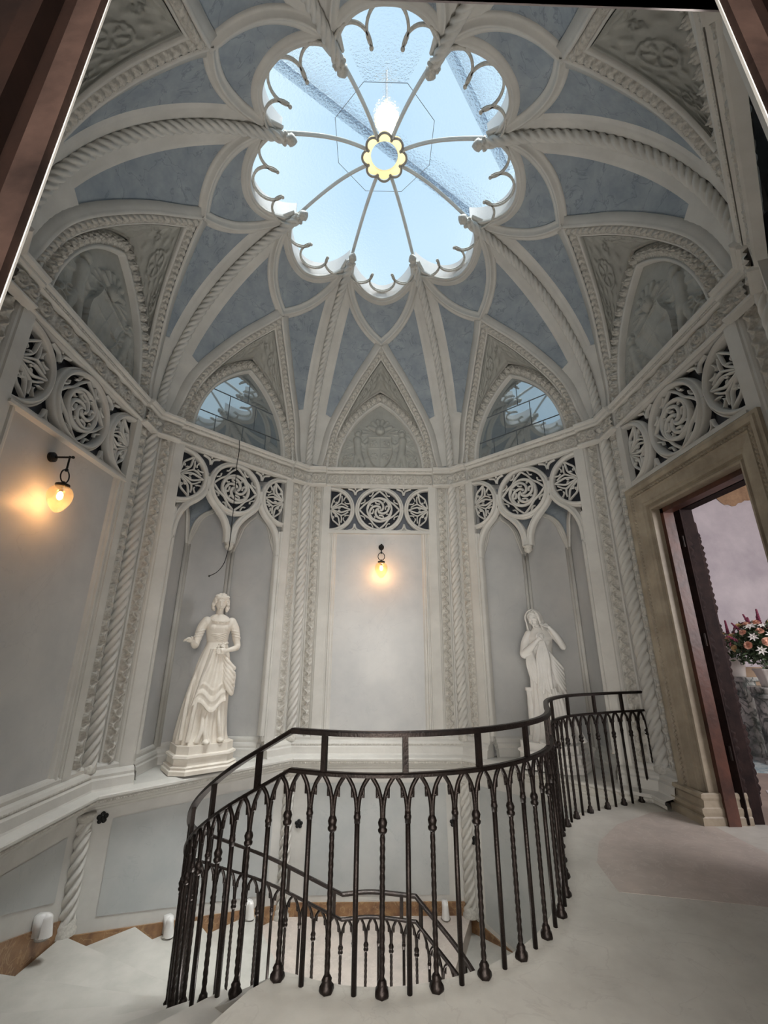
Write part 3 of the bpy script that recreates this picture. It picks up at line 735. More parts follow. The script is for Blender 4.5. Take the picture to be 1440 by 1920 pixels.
def tracery(niche):
    root = empty('tracery_screen')
    mb = MB(); ringprof(mb, 0, ZC, .372); mb.build('centre_ring', 'plaster', root, True)
    mb = MB(); whirl(mb, 0, ZC); mb.build('whirling_tracery', 'plaster', root, True)
    for sg in (-1, 1):
        mb = MB(); a = (90, 270) if sg > 0 else (-90, 90); ringprof(mb, sg*.82, ZC, .372, *a); mb.build('half_ring', 'plaster', root, True)
        mb = MB(); star(mb, sg*.82, ZC, -sg); mb.build('star_tracery', 'plaster', root, True)
    mb = MB()
    for sx in (-1, 1):
        for sz in (-1, 1):
            x0 = .41*sx
            if sz < 0 and niche: continue
            bar(mb, [(x0-.12, ZC+sz*.37), (x0-.03, ZC+sz*.335), (x0, ZC+sz*.25)], .9); bar(mb, [(x0+.12, ZC+sz*.37), (x0+.03, ZC+sz*.335), (x0, ZC+sz*.25)], .9)
            bar(mb, [(x0, ZC+sz*.40), (x0, ZC+sz*.34)], .9, 0)
    mb.box(-.82, .82, AP-.045, AP+.05, 4.165, 4.20)
    mb.build('spandrel_tracery', 'plaster', root, True)
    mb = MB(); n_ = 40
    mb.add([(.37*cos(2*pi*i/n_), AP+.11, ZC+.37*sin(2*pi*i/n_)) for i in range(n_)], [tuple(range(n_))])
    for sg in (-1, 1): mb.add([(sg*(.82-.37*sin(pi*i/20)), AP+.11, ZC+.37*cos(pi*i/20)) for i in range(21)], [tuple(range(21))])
    mb.build('shade_backing', 'void_shade', root)  # near-black discs painting in the shade of the gaps behind the rings
    if not niche:
        mb = MB(); mb.box(-.83, .83, AP-.05, AP+.05, 3.385, 3.42); mb.box(-.83, .83, AP-.075, AP+.02, 3.36, 3.385); mb.build('bottom_rail', 'plaster', root)
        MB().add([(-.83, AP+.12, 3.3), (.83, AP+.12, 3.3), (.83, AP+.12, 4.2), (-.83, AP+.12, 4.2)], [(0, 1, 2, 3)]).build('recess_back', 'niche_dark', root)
    else:
        PB = [(-.045, -.05), (-.045, .0), (-.035, .02), (-.02, .02), (-.014, .01), (-.006, .04), (.008, .05), (.016, .035), (.03, .035), (.042, .012), (.045, -.05)]
        for sg in (-1, 1):
            c = [Vector((sg*(.41*cos(radians(t))), AP, ZC+.41*sin(radians(t)))) for t in (8, -6, -20, -34, -46)]
            c += [Vector((sg*x, AP, z)) for x, z in ((.19, 3.40), (.10, 3.28), (.052, 3.15), (.04, 3.04), (.04, 2.97))]
            mb = MB(); sweep_xz(mb, cat(c, 4), PB if sg > 0 else [(-a, h) for a, h in PB]); mb.build('ogee_arch', 'plaster', root, True)
            c = [Vector((sg*(.82-.41*cos(radians(t))), AP, ZC+.41*sin(radians(t)))) for t in (8, -6, -20, -34, -46)]
            c += [Vector((sg*x, AP, z)) for x, z in ((.64, 3.40), (.72, 3.28), (.765, 3.15), (.78, 3.04), (.785, 2.9), (.785, 2.7), (.785, .45))]
            mb = MB(); sweep_xz(mb, cat(c, 4), PB if sg < 0 else [(-a, h) for a, h in PB]); mb.build('ogee_arch', 'plaster', root, True)
        mb = MB(); mb.lathe([(.0, 2.86), (.028, 2.875), (.05, 2.90), (.058, 2.93), (.05, 2.95), (.066, 2.955), (.066, 2.975), (.04, 2.985)], (0, AP-.0, 0), 16, lambda k, z: 1+.1*(k % 2)); mb.build('pendant_boss', 'carved', root, True)
    return root
ts = tracery(False); tn = tracery(True)
tl = {0: 'above the middle wall lamp', -2: 'above the left wall lamp', 2: 'directly above the doorway'}
for k, t in tl.items():
    o = ts if k == 0 else dup(ts); o.rotation_euler.z = brot(k); o['label'] = 'pale stone tracery screen of whirling circles '+t; o['category'] = 'tracery'; o['group'] = 'tracery screens without hanging arches'
tl = {-1: 'with hanging ogee arches over the left statue', 1: 'with hanging ogee arches over the veiled right statue'}
for k, t in tl.items():
    o = tn if k == -1 else dup(tn); o.rotation_euler.z = brot(k); o['label'] = 'pale stone tracery screen '+t; o['category'] = 'tracery'; o['group'] = 'tracery screens over the statue niches'
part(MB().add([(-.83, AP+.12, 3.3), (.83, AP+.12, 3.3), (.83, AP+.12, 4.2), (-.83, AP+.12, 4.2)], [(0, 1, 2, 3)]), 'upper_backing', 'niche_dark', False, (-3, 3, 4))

# ------------------------------------------------------------------ lunette reliefs and windows
def smin(a, b): return np.minimum(a, b)
def capsule(X, Z, a, b, r0, r1):
    dx, dz = b[0]-a[0], b[1]-a[1]; L2 = dx*dx+dz*dz; t = np.clip(((X-a[0])*dx+(Z-a[1])*dz)/L2, 0, 1)
    d = np.hypot(X-a[0]-t*dx, Z-a[1]-t*dz); r = r0+(r1-r0)*t; return np.sqrt(np.maximum(0, 1-(d/r)**2))*r
def relief(kind):
    nx, nz_ = 190, 170; hw = .74; z0, z1 = 4.48, 5.82
    h = z1-z0; Rr = (hw*hw+h*h)/(2*hw)
    H = np.zeros((nz_, nx)); TT = np.linspace(-1, 1, nx); ZZ = np.linspace(z0, z1-.002, nz_)
    half = hw-Rr+np.sqrt(np.maximum(0, Rr*Rr-(ZZ-z0)**2)); X = TT[None, :]*half[:, None]; Z = np.repeat(ZZ[:, None], nx, 1)-4.5
    def add(a): nonlocal H; H = np.maximum(H, a)
    def putto(cx, s, scl=1.0, lean=0):
        def q(x, z): return (cx+s*x*scl+lean*z, z*scl)
        for a, b_, r0, r1 in (((.0, .60), (.01, .42), .075, .062), ((.01, .42), (.03, .30), .065, .07), ((.05, .28), (.10, .14), .055, .04), ((.10, .14), (.04, .03), .036, .024), ((-.01, .28), (-.03, .13), .055, .038), ((-.03, .13), (-.07, .03), .034, .022),
                              ((.04, .56), (.13, .50), .034, .028), ((.13, .50), (.22, .56), .026, .02), ((-.04, .56), (-.02, .44), .034, .028), ((-.02, .44), (.12, .42), .026, .02)):
            add(capsule(X, Z, q(*a), q(*b_), r0*scl, r1*scl)*.85)
        c = q(.01, .72); add(np.sqrt(np.maximum(0, 1-((X-c[0])**2+(Z-c[1])**2)/(.062*scl)**2))*.062*scl)
        c2 = q(.01, .75); rr = np.hypot(X-c2[0], Z-c2[1]); add(np.where(rr < .07*scl, .035+.008*np.sin(rr*150), 0)*(Z > c2[1]-.01))
        for i in range(4):
            add(capsule(X, Z, q(-.05, .52), q(-.16-.02*i, .60-.06*i), .03, .012)*.6)
    def shield(cx, cz, w, hh, tilt=0):
        xx = (X-cx)*cos(tilt)+(Z-cz)*sin(tilt); zz = -(X-cx)*sin(tilt)+(Z-cz)*cos(tilt)
        wd = np.where(zz > 0, w, w*np.sqrt(np.maximum(0, 1-(zz/hh)**2)))*(1+.04*np.cos(zz*18)); ins = (np.abs(xx) < wd) & (zz > -hh) & (zz < hh*.75)
        b = np.where(ins, .05-.6*xx**2, 0); edge = ins & ((np.abs(xx) > wd-.018) | (zz > hh*.75-.02)); b = np.where(edge, .062, b)
        b = np.where(ins & ((np.abs(xx) < .008) | (np.abs(zz-.03) < .008)), .058, b)
        return b, ins, xx, zz
    # background foliage
    fol = .012*np.maximum(0, np.sin(X*34+3*np.sin(Z*17))*np.cos(Z*31+2*np.cos(X*19)))
    msk = np.clip(((half[:, None]-np.abs(X))/.06), 0, 1)
    add(fol*msk*(Z < .75))
    for sx in (-1, 1):
        for (cx, cz, r) in ((.58, .14, .09), (.50, .30, .07), (.30, .12, .06), (.60, .27, .05)):
            rr = np.hypot(X-sx*cx, Z-cz); th = np.arctan2(Z-cz, (X-sx*cx)*sx); add(np.where(rr < r, .022+.013*np.cos(rr*110-th*1.0), 0))
    if kind == 'arms':
        b, ins, xx, zz = shield(0, .40, .215, .34); add(b)
        for (a, c) in ((-.11, .52), (.11, .52), (-.10, .27), (.10, .27)):
            rr = np.hypot(X-a, Z-c); th = np.arctan2(Z-c, X-a); add(np.where(rr < .06, .05+.014*np.abs(np.cos(2.5*th))*(rr > .012), 0))
        putto(-.40, 1); putto(.40, -1)
        cx, cz = 0, .80
    else:
        til = .55 if kind == 'drape_left' else -.55; s = 1 if kind == 'drape_left' else -1
        b, ins, xx, zz = shield(0, .36, .25, .36, -til*.6); add(np.where(ins, np.maximum(b, .045+.012*np.sin(xx*26+zz*6)), 0))
        putto(-.42*s, s, 1.12); putto(.45*s, -s, .85)
        cx, cz = .05*s, .82
    add(np.sqrt(np.maximum(0, 1-((X-cx)/.085)**2-((Z-cz)/.10)**2))*.075)
    for i in range(-2, 3):
        add(np.where((np.abs(X-cx-i*.018) < .004) & (np.abs(Z-cz+.01) < .03), .088, 0))
    for a in (-70, -38, -12, 12, 38, 70):
        A = radians(90+a); add(capsule(X, Z, (cx+.08*cos(A), cz+.08*sin(A)), (cx+.21*cos(A), cz+.20*sin(A)), .03, .038)*.9)
    for sx in (-1, 1):
        for a in (20, -8, 45):
            A = radians(a); add(capsule(X, Z, (cx+sx*.10, cz-.06), (cx+sx*(.10+.22*cos(A)), cz-.06+.18*sin(A)), .02, .012))
    rows = [[(float(X[i, j]), AP+.05-float(H[i, j]), float(Z[i, j])+4.5) for j in range(nx)] for i in range(nz_)]
    return MB().grid(rows)
for k, kd, txt in ((0, 'arms', 'grey carved coat of arms held by two putti under the middle vault arch'), (-2, 'drape_left', 'grey carved relief of putti and drapery in the left lunette'), (2, 'drape_right', 'grey carved relief of putti and drapery in the lunette above the doorway'), (3, 'drape_left', 'dark grey carved relief high at the upper right corner')):
    o = relief(kd).build('lunette_relief', 'grey_relief', None, True, label=txt, category='relief', group='carved reliefs in the lunettes'); o.rotation_euler.z = brot(k)
back = MB().add([(-1.0, AP+.06, 4.4), (1, AP+.06, 4.4), (1, AP+.06, 6.1), (-1, AP+.06, 6.1)], [(0, 1, 2, 3)]); part(back, 'lunette_back', 'grey_relief', False, (-3, 4))
for i, k in enumerate(NICHE):
    w = empty('window_%d' % (i+2), kind='structure'); w.rotation_euler.z = brot(k)
    pts = parch(.74, 4.48, 5.83, 24, AP+.055); g = MB(); g.add(pts, [tuple(range(len(pts)))]); g.build('window_pane', 'window_pane', w)
    g = MB()
    def ax(z): 
        h = 5.83-4.48; Rr = (.74**2+h*h)/(2*.74); return .74-Rr+sqrt(max(0, Rr*Rr-(z-4.48)**2))
    for z in (4.86, 5.28): g.tube([(-ax(z), AP+.05, z), (ax(z), AP+.05, z)], .006, 5)
    s = -1 if k < 0 else 1
    for x, z0, z1 in ((-.02*s, 4.5, 4.86), (.42*s, 4.5, 4.86), (-.42*s, 4.5, 4.86), (.24*s, 4.86, 5.28), (-.2*s, 4.86, 5.28), (.05, 5.28, 5.7)): g.tube([(x, AP+.05, z0), (x, AP+.05, z1)], .0045, 5)
    g.build('glazing_bar', 'seam', w)

# ------------------------------------------------------------------ twisted corner columns
def column(z0, z1, base):
    root = empty('twisted_column'); r = MB(); n = int((z1-z0)/.015)
    rope(r, [(0, 0, z0+(z1-z0)*i/n) for i in range(n+1)], .078, .46, 40, 4, .5); r.build('twisted_shaft', 'plaster', root, True)
    c = MB(); c.lathe([(.055, z1-.10), (.07, z1-.09), (.07, z1-.07), (.058, z1-.06), (.062, z1), (.085, z1+.03), (.095, z1+.05), (.085, z1+.07), (0, z1+.07)], n=20, mod=lambda k, z: 1+.07*(k % 2)); c.build('capital', 'carved', root, True)
    c = MB(); c.lathe([(.10, z0-.0), (.10, z0+.03), (.085, z0+.05), (.09, z0+.08), (.07, z0+.10), (.06, z0+.12)] if base else [(.08, z0-.02), (.085, z0+.02), (.07, z0+.05), (.06, z0+.06)], n=20); c.build('base', 'carved', root, True)
    return root
rc = R8-.035
cu = column(.36, 4.30, False)
ct = {22.5: 'right of the middle wall lamp', -22.5: 'left of the middle wall lamp', 67.5: 'between the veiled statue and the doorway', -67.5: 'between the left wall lamp and the first statue', 112.5: 'beyond the right doorway', -112.5: 'behind the wooden frame at left', 157.5: 'beside the entrance, right', -157.5: 'beside the entrance, left'}
for a, t in ct.items():
    if abs(a) > 120: continue
    o = cu if a == 22.5 else dup(cu); o.location = (rc*sin(radians(a)), rc*cos(radians(a)), 0)
    o['label'] = 'slender twisted stone column '+t+', above the ledge'; o['category'] = 'column'; o['group'] = 'tall twisted corner columns'
rl = R8-.135
cl = None
for a, zb, t in ((-67.5, -.94, 'under the ledge where the stairs pass at left'), (-22.5, ZL, 'behind the balusters left of the front dado'), (22.5, ZL, 'behind the balusters right of the front dado')):
    o = column(zb, -.065, True); o.location = (rl*sin(radians(a)), rl*cos(radians(a)), 0)
    o['label'] = 'short twisted stone column '+t; o['category'] = 'column'; o['group'] = 'short twisted columns under the ledge'
    for sc in kids(o):
        if sc.name.startswith('capital'): 
            pass

# ------------------------------------------------------------------ floor, stairs
LP = [(2.93, 1.325), (2.78, 1.255), (2.51, 1.16), (2.24, 1.03), (2.03, .93), (1.83, .79), (1.64, .58), (1.48, .33), (1.33, -.05), (1.2, -.42), (1.07, -.69), (.915, -.90), (.71, -1.09), (.49, -1.225), (.25, -1.31), (0, -1.345), (-.24, -1.32), (-.49, -1.235)]
land = [Vector((x, y, 0)) for x, y in [tuple(p)[:2] for p in cat([(a, b, 0) for a, b in LP], 5)]]
SPI = [(-.49, -1.235), (-.868, -.993), (-1.201, -.55), (-1.40, .02), (-1.28, .42), (-1.02, .80), (-.33, 1.02)]
spir = cat([(a, b, 0) for a, b in SPI], 10)
def at(C, t):
    L = [0]
    for a, b in zip(C, C[1:]): L.append(L[-1]+(b-a).length)
    d = t*L[-1]
    for i in range(len(L)-1):
        if L[i+1] >= d: return C[i].lerp(C[i+1], (d-L[i])/max(1e-9, L[i+1]-L[i]))
    return C[-1]
def outset(C, i, d):
    t = (C[min(i+1, len(C)-1)]-C[max(i-1, 0)]).normalized(); return C[i]+Vector((t.y, -t.x, 0))*d
edge = [outset(land, i, .055) for i in range(len(land))]
WALLP = AP-.09
wend = [(-1.40, -2.70), (-2.02, -2.08), (-2.52, -1.58), (-2.89, -1.0), (-2.89, -.33), (-2.89, .38), (-2.85, 1.16), (-2.44, 1.65), (-1.98, 2.11), (-1.48, 2.61)]
rr_ = WALLP/C8
def corner(k): a = radians(22.5+45*k); return (rr_*sin(a), rr_*cos(a))
fl = MB()
poly = [(p.x, p.y) for p in edge]+[(-.60, -1.30), wend[0], (-1.3, -2.9), (-1.24, -2.99)]
poly += [(1.24, -2.99), (1.24, -2.95), corner(2), (2.90, .9), corner(1)]
poly.reverse()
fl.prism(poly, ZF-.22, ZF)
floor = fl.build('floor', 'stone_floor', None, False, kind='structure')
# pink patch of marble inlaid at the right, a slab joint
MB().prism([(1.50, -.50), (2.93, -.82), (2.93, .95), (2.6, .92), (2.1, .62), (1.75, .25), (1.56, -.1)][::1], ZF-.01, ZF+.0015).build('pink_slab', 'pink_floor', floor)
fr = MB(); fr.prism([(-3.5, -8), (3.5, -8), (3.5, -2.99), (-3.5, -2.99)], ZF-.2, ZF-.001); fr.build('rear_floor', 'stone_floor', floor)
# white fascia of the landing edge
fa = MB(); E2 = [outset(land, i, .052) for i in range(len(land))]
fa.grid([[p+Vector((0, 0, ZF-.24)) for p in E2], [p+Vector((0, 0, ZF-.03)) for p in E2]])
lowwall = empty('trim_1', kind='structure'); fa.build('landing_fascia', 'plaster', lowwall, True)
def inwall(p, q):     # octagon corners between two wall ends (going clockwise from rear left)
    out = []
    for k in (-3, -2, -1, 0, 1, 2):
        c = corner(k); a = atan2(c[0], c[1])
        if atan2(p[0], p[1]) < a < atan2(q[0], q[1]): out.append(c)
    return out
NT = 10
winner = [at(spir, i/NT) for i in range(NT+1)]
def sout(t, d=.05):
    a = at(spir, max(0, t-.01)); b = at(spir, min(1, t+.01)); q = (b-a).normalized(); c = at(spir, t); return (c.x+q.y*d, c.y-q.x*d)
lab = 'pale marble winder step '
for i in range(1, NT):
    a, b = wend[i-1], wend[i]; z = ZF-RISE*i
    ins = [sout((i+.2-(j/4)*1.2)/NT) for j in range(5)]
    bx = 0
    # nosing at wend[i], tread starts slightly under the previous one
    poly = [a]+inwall(a, b)+[b]+ins
    s = MB(); s.prism(poly[::-1], z-.035, z)
    pl2 = [a]+inwall(a, b)+[(b[0]*.985+ .0, b[1]*.985)]+ins
    s.prism([(x*.998, y*.998) for x, y in poly][::-1], z-.19, z-.035)
    txt = {1: 'first below the landing, at the bottom edge', 2: 'second below the landing, at the lower left', 3: 'third below the landing', 4: 'fourth below the landing', 5: 'fifth below the landing, at the left edge', 6: 'holding the foot of the left short twisted column', 7: 'just past the left short column, with a pointed corner', 8: 'carrying the white step light under the left statue', 9: 'just above the lower landing'}[i]
    s.build('stair_step', 'step_marble', None, False, label=lab+txt, category='step', group='marble winder steps')
cb = MB(); rows = []
for i in range(81):
    t = i/80; c = at(spir, t); a = at(spir, max(0, t-.01)); b = at(spir, min(1, t+.01)); q = (b-a).normalized(); l = Vector((q.y, -q.x, 0)); z = ZF+(ZL-ZF)*t
    rows.append([Vector((c.x, c.y, z+dz))+l*d for d, dz in ((-.05, -.34), (-.05, .0), (.055, .0), (.055, -.34))])
cb.grid(rows, closev=True); cb.build('stair_curb', 'step_marble', None, False, label='sloping white marble curb carrying the stair railing round the well', category='curb')
# lower landing and the steps beyond it
ll = [wend[9]]+[corner(-1), corner(0)]
inner = [(.42, .98), (.1, 1.05), (-.2, 1.04)]+[sout(1.0, .03), sout(.93)]
lo = MB(); lo.prism(([wend[9], corner(-1), corner(0), (.42, .90), (0, .96), (-.3, .95), sout(.93)])[::-1], ZL-.2, ZL)
lo.build('stair_landing', 'pink_floor', None, False, label='pinkish marble lower landing of the stairs below the front dado', category='landing')
SP2 = cat([(-.33, 1.02, 0), (-.05, 1.06, 0), (.34, .98, 0)], 6)
SP3 = cat([(.34, .98, 0), (.74, .66, 0), (.98, .2, 0), (1.02, -.3, 0), (.85, -.75, 0)], 8)
w3 = [corner(0), (1.75, 2.34), (2.3, 1.79), (2.85, 1.2), (2.89, .55), (2.89, -.1), (2.89, -.75), (2.6, -1.5)]
for i in range(1, 8):
    a, b = w3[i-1], w3[i]; z = ZL-RISE*i
    c0, c1 = at(SP3, (i-1)/7), at(SP3, i/7); mids = inwall(a, b)
    q = lambda v: (v.x*1.03, v.y*1.03)
    s = MB(); s.prism(([a]+mids+[b, q(c1), q(c0)])[::-1], z-.2, z)
    s.build('stair_step', 'step_marble', None, False, label='pale marble step going down behind the balusters, '+['first', 'second', 'third', 'fourth', 'fifth', 'sixth', 'seventh'][i-1]+' below the lower landing', category='step', group='lower flight of steps')
MB().box(-3.3, 3.3, -3.3, 3.3, -4.3, -4.2).build('lower_floor', 'stone_floor', floor)

# ------------------------------------------------------------------ railings
H1, H2, HB = 1.03, .845, .655
def bal_twist():
    m = MB(); n = 60
    rope(m, [(0, 0, .05+.57*i/n) for i in range(n+1)], .0135, .075, 8, 2, .3)
    b = m.build('baluster', 'iron', None, True)
    c = MB(); c.lathe([(.012, .598), (.021, .606), (.023, .616), (.017, .624), (.020, .632), (.023, .645), (.018, .658), (.011, .668)], n=12); c.build('collar', 'iron', b, True)
    c = MB(); c.lathe([(.0, -.004), (.026, -.002), (.030, .008), (.028, .022), (.019, .034), (.021, .044), (.013, .058)], n=12, mod=lambda k, z: 1+.14*(k % 2)); c.build('foot_knob', 'iron', b, True)
    return b
def bal_plain():
    m = MB(); m.tube([(0, 0, 0), (0, 0, .66)], .0125, 8); b = m.build('baluster', 'iron', None, True)
    c = MB(); c.ball((0, 0, .665), .018, 10, 8); c.tube([(0, 0, .64), (0, 0, .69)], .015, 8); c.build('collar', 'iron', b, True)
    return b
proto = [bal_twist(), bal_plain()]; used = [False, False]
def rail_bar(root, name, P, w, h):
    m = MB(); n = len(P); rows = []
    for i, p in enumerate(P):
        t = (P[min(i+1, n-1)]-P[max(i-1, 0)]); t.z = 0; t.normalize(); l = Vector((t.y, -t.x, 0))
        rows.append([p+l*a+Vector((0, 0, b)) for a, b in ((-w/2, -h/2), (-w/2, h*.2), (-w*.3, h/2), (w*.3, h/2), (w/2, h*.2), (w/2, -h/2))])
    m.grid(rows, closev=True); k = len(m.v); m.f += [tuple(range(6)), tuple(range(k-1, k-7, -1))]
    m.build(name, 'iron', root, False)
def railing(root, C, zf, start=0.0, phase=0, last=True, mod=0.125, postoff=.2, first=0):
    L = [0]
    for a, b in zip(C, C[1:]): L.append(L[-1]+(b-a).length)
    T = L[-1]; n = 2*int(round((T-start)/mod/2)); st = (T-start)/n
    def P(d): q = at(C, min(1, max(0, d/T))); return Vector((q.x, q.y, zf(min(1, max(0, d/T)))))
    dd = [T*i/160 for i in range(161)]
    rail_bar(root, 'top_rail', [P(d)+Vector((0, 0, H1)) for d in dd], .042, .026)
    rail_bar(root, 'lower_rail', [P(d)+Vector((0, 0, H2)) for d in dd], .036, .02)
    pd_ = T-postoff if postoff < 0 or last == 'knee' else postoff
    posts = [T-postoff-.42*k for k in range(40)] if last == 'knee' else [postoff+.42*k for k in range(40)]
    for d in posts:
        if not 0 < d < T: continue
        p = P(d); t = P(d+.02)-P(d-.02); l = Vector((t.y, -t.x, 0)).normalized(); tt = Vector((t.x, t.y, 0)).normalized()
        m = MB(); m.grid([[p+l*a+tt*c+Vector((0, 0, z)) for a, c in ((-.012, -.014), (.012, -.014), (.012, .014), (-.012, .014))] for z in (H2, H1)], closev=True); m.build('rail_post', 'iron', root)
    for i in range(n+(1 if last else 0)):
        d = start+st*i; p = P(d); j = (i+phase) % 2; skip = i < first
        if not skip:
            b = proto[j]
            if used[j]: b = dup(b, root)
            else: b.parent = root; used[j] = True
            t = P(d+.02)-P(d-.02); b.location = p; b.rotation_euler.z = atan2(t.y, t.x)
        if i < n:
            m = MB()
            for s0, s1 in ((0, .5), (1, .5)):
                pts = []
                for f, z in ((.02, HB), (.035, .705), (.095, .755), (.23, .80), (.50, .848)):
                    f2 = s0+(s1-s0)*f/.5; q = P(d+st*f2); pts.append(q+Vector((0, 0, z)))
                m.tube(cat([tuple(x) for x in pts], 4), [.0115]*17, 6)
                q = P(d+st*(s0+(s1-s0)*.50)); q0 = P(d+st*(s0+(s1-s0)*.22)); q2 = P(d+st*(s0+(s1-s0)*.42))
                m.tube([q0+Vector((0, 0, .755)), q+Vector((0, 0, .748)), q2+Vector((0, 0, .787))], [.012, .004, .010], 5)
            m.build('pointed_arch', 'iron', root, True)
rA = empty('landing_railing', label='black wrought iron railing curving round the upper landing', category='railing')
railing(rA, land, lambda t: ZF, 0.02, 0, 'knee', .1235, .19)
rB = empty('stair_railing', label='black wrought iron railing descending round the stair well below the landing', category='railing')
railing(rB, spir, lambda t: ZF+(ZL-ZF)*t, 0.0, 0, False, .125, .22, 1)
rC = empty('stair_railing', label='level then descending iron railing at the foot of the stair well', category='railing')
railing(rC, SP2, lambda t: ZL, 0.0, 0, False, .12, .55); railing(rC, SP3, lambda t: ZL-1.25*t, 0.0, 0, True, .125, .05)

# ------------------------------------------------------------------ vents, wires, step lights
def vent(k, u, z, label):
    m = MB(); m.ball((0, 0, 0), (.02, .012, .02), 10, 6)
    for i in range(5):
        a = 2*pi*i/5+.3; m.ball((.032*cos(a), 0, .032*sin(a)), (.024, .012, .024), 10, 6)
    o = m.build('flower_vent', 'black_iron', None, True, label=label, category='vent', group='small black flower shaped vents')
    n = AP-.112; a = radians(45*k); o.location = (u*cos(a)+n*sin(a), -u*sin(a)+n*cos(a), z); o.rotation_euler.z = brot(k)
vent(-1, -1.03, -.07, 'small black flower shaped vent right of the left short column')
vent(0, -1.03, -.63, 'small black flower shaped vent at the left of the front dado')
vent(0, 1.02, -.62, 'small black flower shaped vent at the right of the front dado')
vent(1, -1.09, -.80, 'small black flower shaped vent right of the short twisted column at right')
def blk(k, n, u): a = radians(45*k); return Vector((u*cos(a)+(AP-n)*sin(a), -u*sin(a)+(AP-n)*cos(a), 0))
pts = [blk(-1, .13, -.10)+Vector((0, 0, 4.50)), blk(-1, .14, -.09)+Vector((0, 0, 4.30)), blk(-1, .08, -.07)+Vector((0, 0, 4.1)), blk(-1, .09, -.05)+Vector((0, 0, 3.6)), blk(-1, .09, -.04)+Vector((0, 0, 2.98)), blk(-1, .09, -.05)+Vector((0, 0, 2.86)), blk(-1, .10, -.09)+Vector((0, 0, 2.66)), blk(-1, .10, -.17)+Vector((0, 0, 2.53)), blk(-1, .10, -.27)+Vector((0, 0, 2.46))]
MB().tube(cat([tuple(p) for p in pts], 6), .005, 6).ball(tuple(pts[-1]), .012, 8, 6).build('hanging_wire', 'black_iron', None, True, label='thin black wire hanging down from the tracery above the left statue', category='wire')
def step_light(k, u, z, label, n=.19):
    root = empty('step_light', tuple(blk(k, n, u)+Vector((0, 0, z))), brot(k), label=label, category='step light', group='white stone step lights along the stair wall')
    m = MB(); rows = []
    for i in range(13):
        t = i/12; zz = .16*t; r = .05*(1-.35*t) if t < .85 else .05*.65*sqrt(max(0, 1-((t-.85)/.15)**2))
        rows.append([(r*cos(pi+pi*j/14)*1.0, r*sin(pi+pi*j/14)*1.5+.07*(1-t*.1)*0, zz+.015) for j in range(15)])
    m.grid(rows); m.box(-.035, .035, -.005, .08, .015, .165); m.build('hood', 'white_stone', root, True)
    m = MB(); m.lathe([(.056, 0), (.06, .008), (.056, .018), (0, .018)], n=20); m.build('base', 'lead', root)
step_light(-2, .78, ZF-RISE*5, 'white stone step light at the lower left, left of the short column')
step_light(-1, -.24, ZF-RISE*8, 'white stone step light on the stairs below the left statue')
step_light(-1, .70, ZF-RISE*9, 'white stone step light seen behind the left balusters')
step_light(0, .86, ZL, 'white stone step light on the lower landing at right')

# ------------------------------------------------------------------ wall lamps
def wall_lamp(k, u, z, label):
    root = empty('wall_lamp', tuple(blk(k, 0, u)+Vector((0, 0, z))), brot(k), label=label, category='lamp', group='black wall lamps with ribbed glass shades')
    A = lambda m, n, mt, s=True: m.build(n, mt, root, s)
    m = MB(); m.tube([(0, 0, 0), (0, -.03, 0)], .045, 20); m.tube([(0, -.03, 0), (0, -.05, 0)], [.04, .02], 16); A(m, 'backplate', 'black_iron', False)
    m = MB(); m.tube([(0, -.03, 0), (0, -.20, 0)], .009, 8); m.ball((0, -.20, 0), .014); m.tube([(0, -.17, .012), (0, -.17, -.12)], .008, 8); m.ball((0, -.17, -.125), .016); A(m, 'arm', 'black_iron')
    m = MB(); m.tube([(.052*cos(2*pi*i/32), -.17, -.185+.06*sin(2*pi*i/32)) for i in range(33)], .006, 6, False); A(m, 'ring', 'black_iron')
    m = MB(); m.lathe([(0, -.235), (.014, -.236), (.014, -.255), (.055, -.262), (.058, -.275), (.052, -.28), (.052, -.29), (0, -.29)], (0, -.17, 0), 20); A(m, 'cap', 'black_iron')
    m = MB(); pr = [(.05, -.285), (.075, -.305), (.092, -.34), (.095, -.375), (.085, -.42), (.06, -.47), (.035, -.505), (.015, -.52), (0, -.525)]
    pr = [(p.x, p.y) for p in cat([(a, b, 0) for a, b in pr], 4)]
    m.lathe(pr, (0, -.17, 0), 48, lambda kk, zz: 1+.035*cos(2*pi*kk/48*16+zz*14)); A(m, 'glass_shade', 'lamp_glass')
    m = MB(); m.ball((0, -.17, -.37), (.024, .024, .04), 12, 10); A(m, 'bulb', 'bulb')
    m = MB(); m.tube([(0, -.17, -.29), (0, -.17, -.33)], .016, 10); A(m, 'socket', 'black_iron')
    l = bpy.data.lights.new('lamp_glow', 'POINT'); l.energy = 5; l.color = (1, .55, .25); l.shadow_soft_size = .04
    lo_ = bpy.data.objects.new('lamp_glow', l); COL.objects.link(lo_); lo_.parent = root; lo_.location = (0, -.17, -.43)
wall_lamp(0, .035, 3.14, 'black wall lamp with glowing ribbed glass on the middle front panel')
wall_lamp(-2, -.22, 3.17, 'black wall lamp with glowing ribbed glass on the left wall')

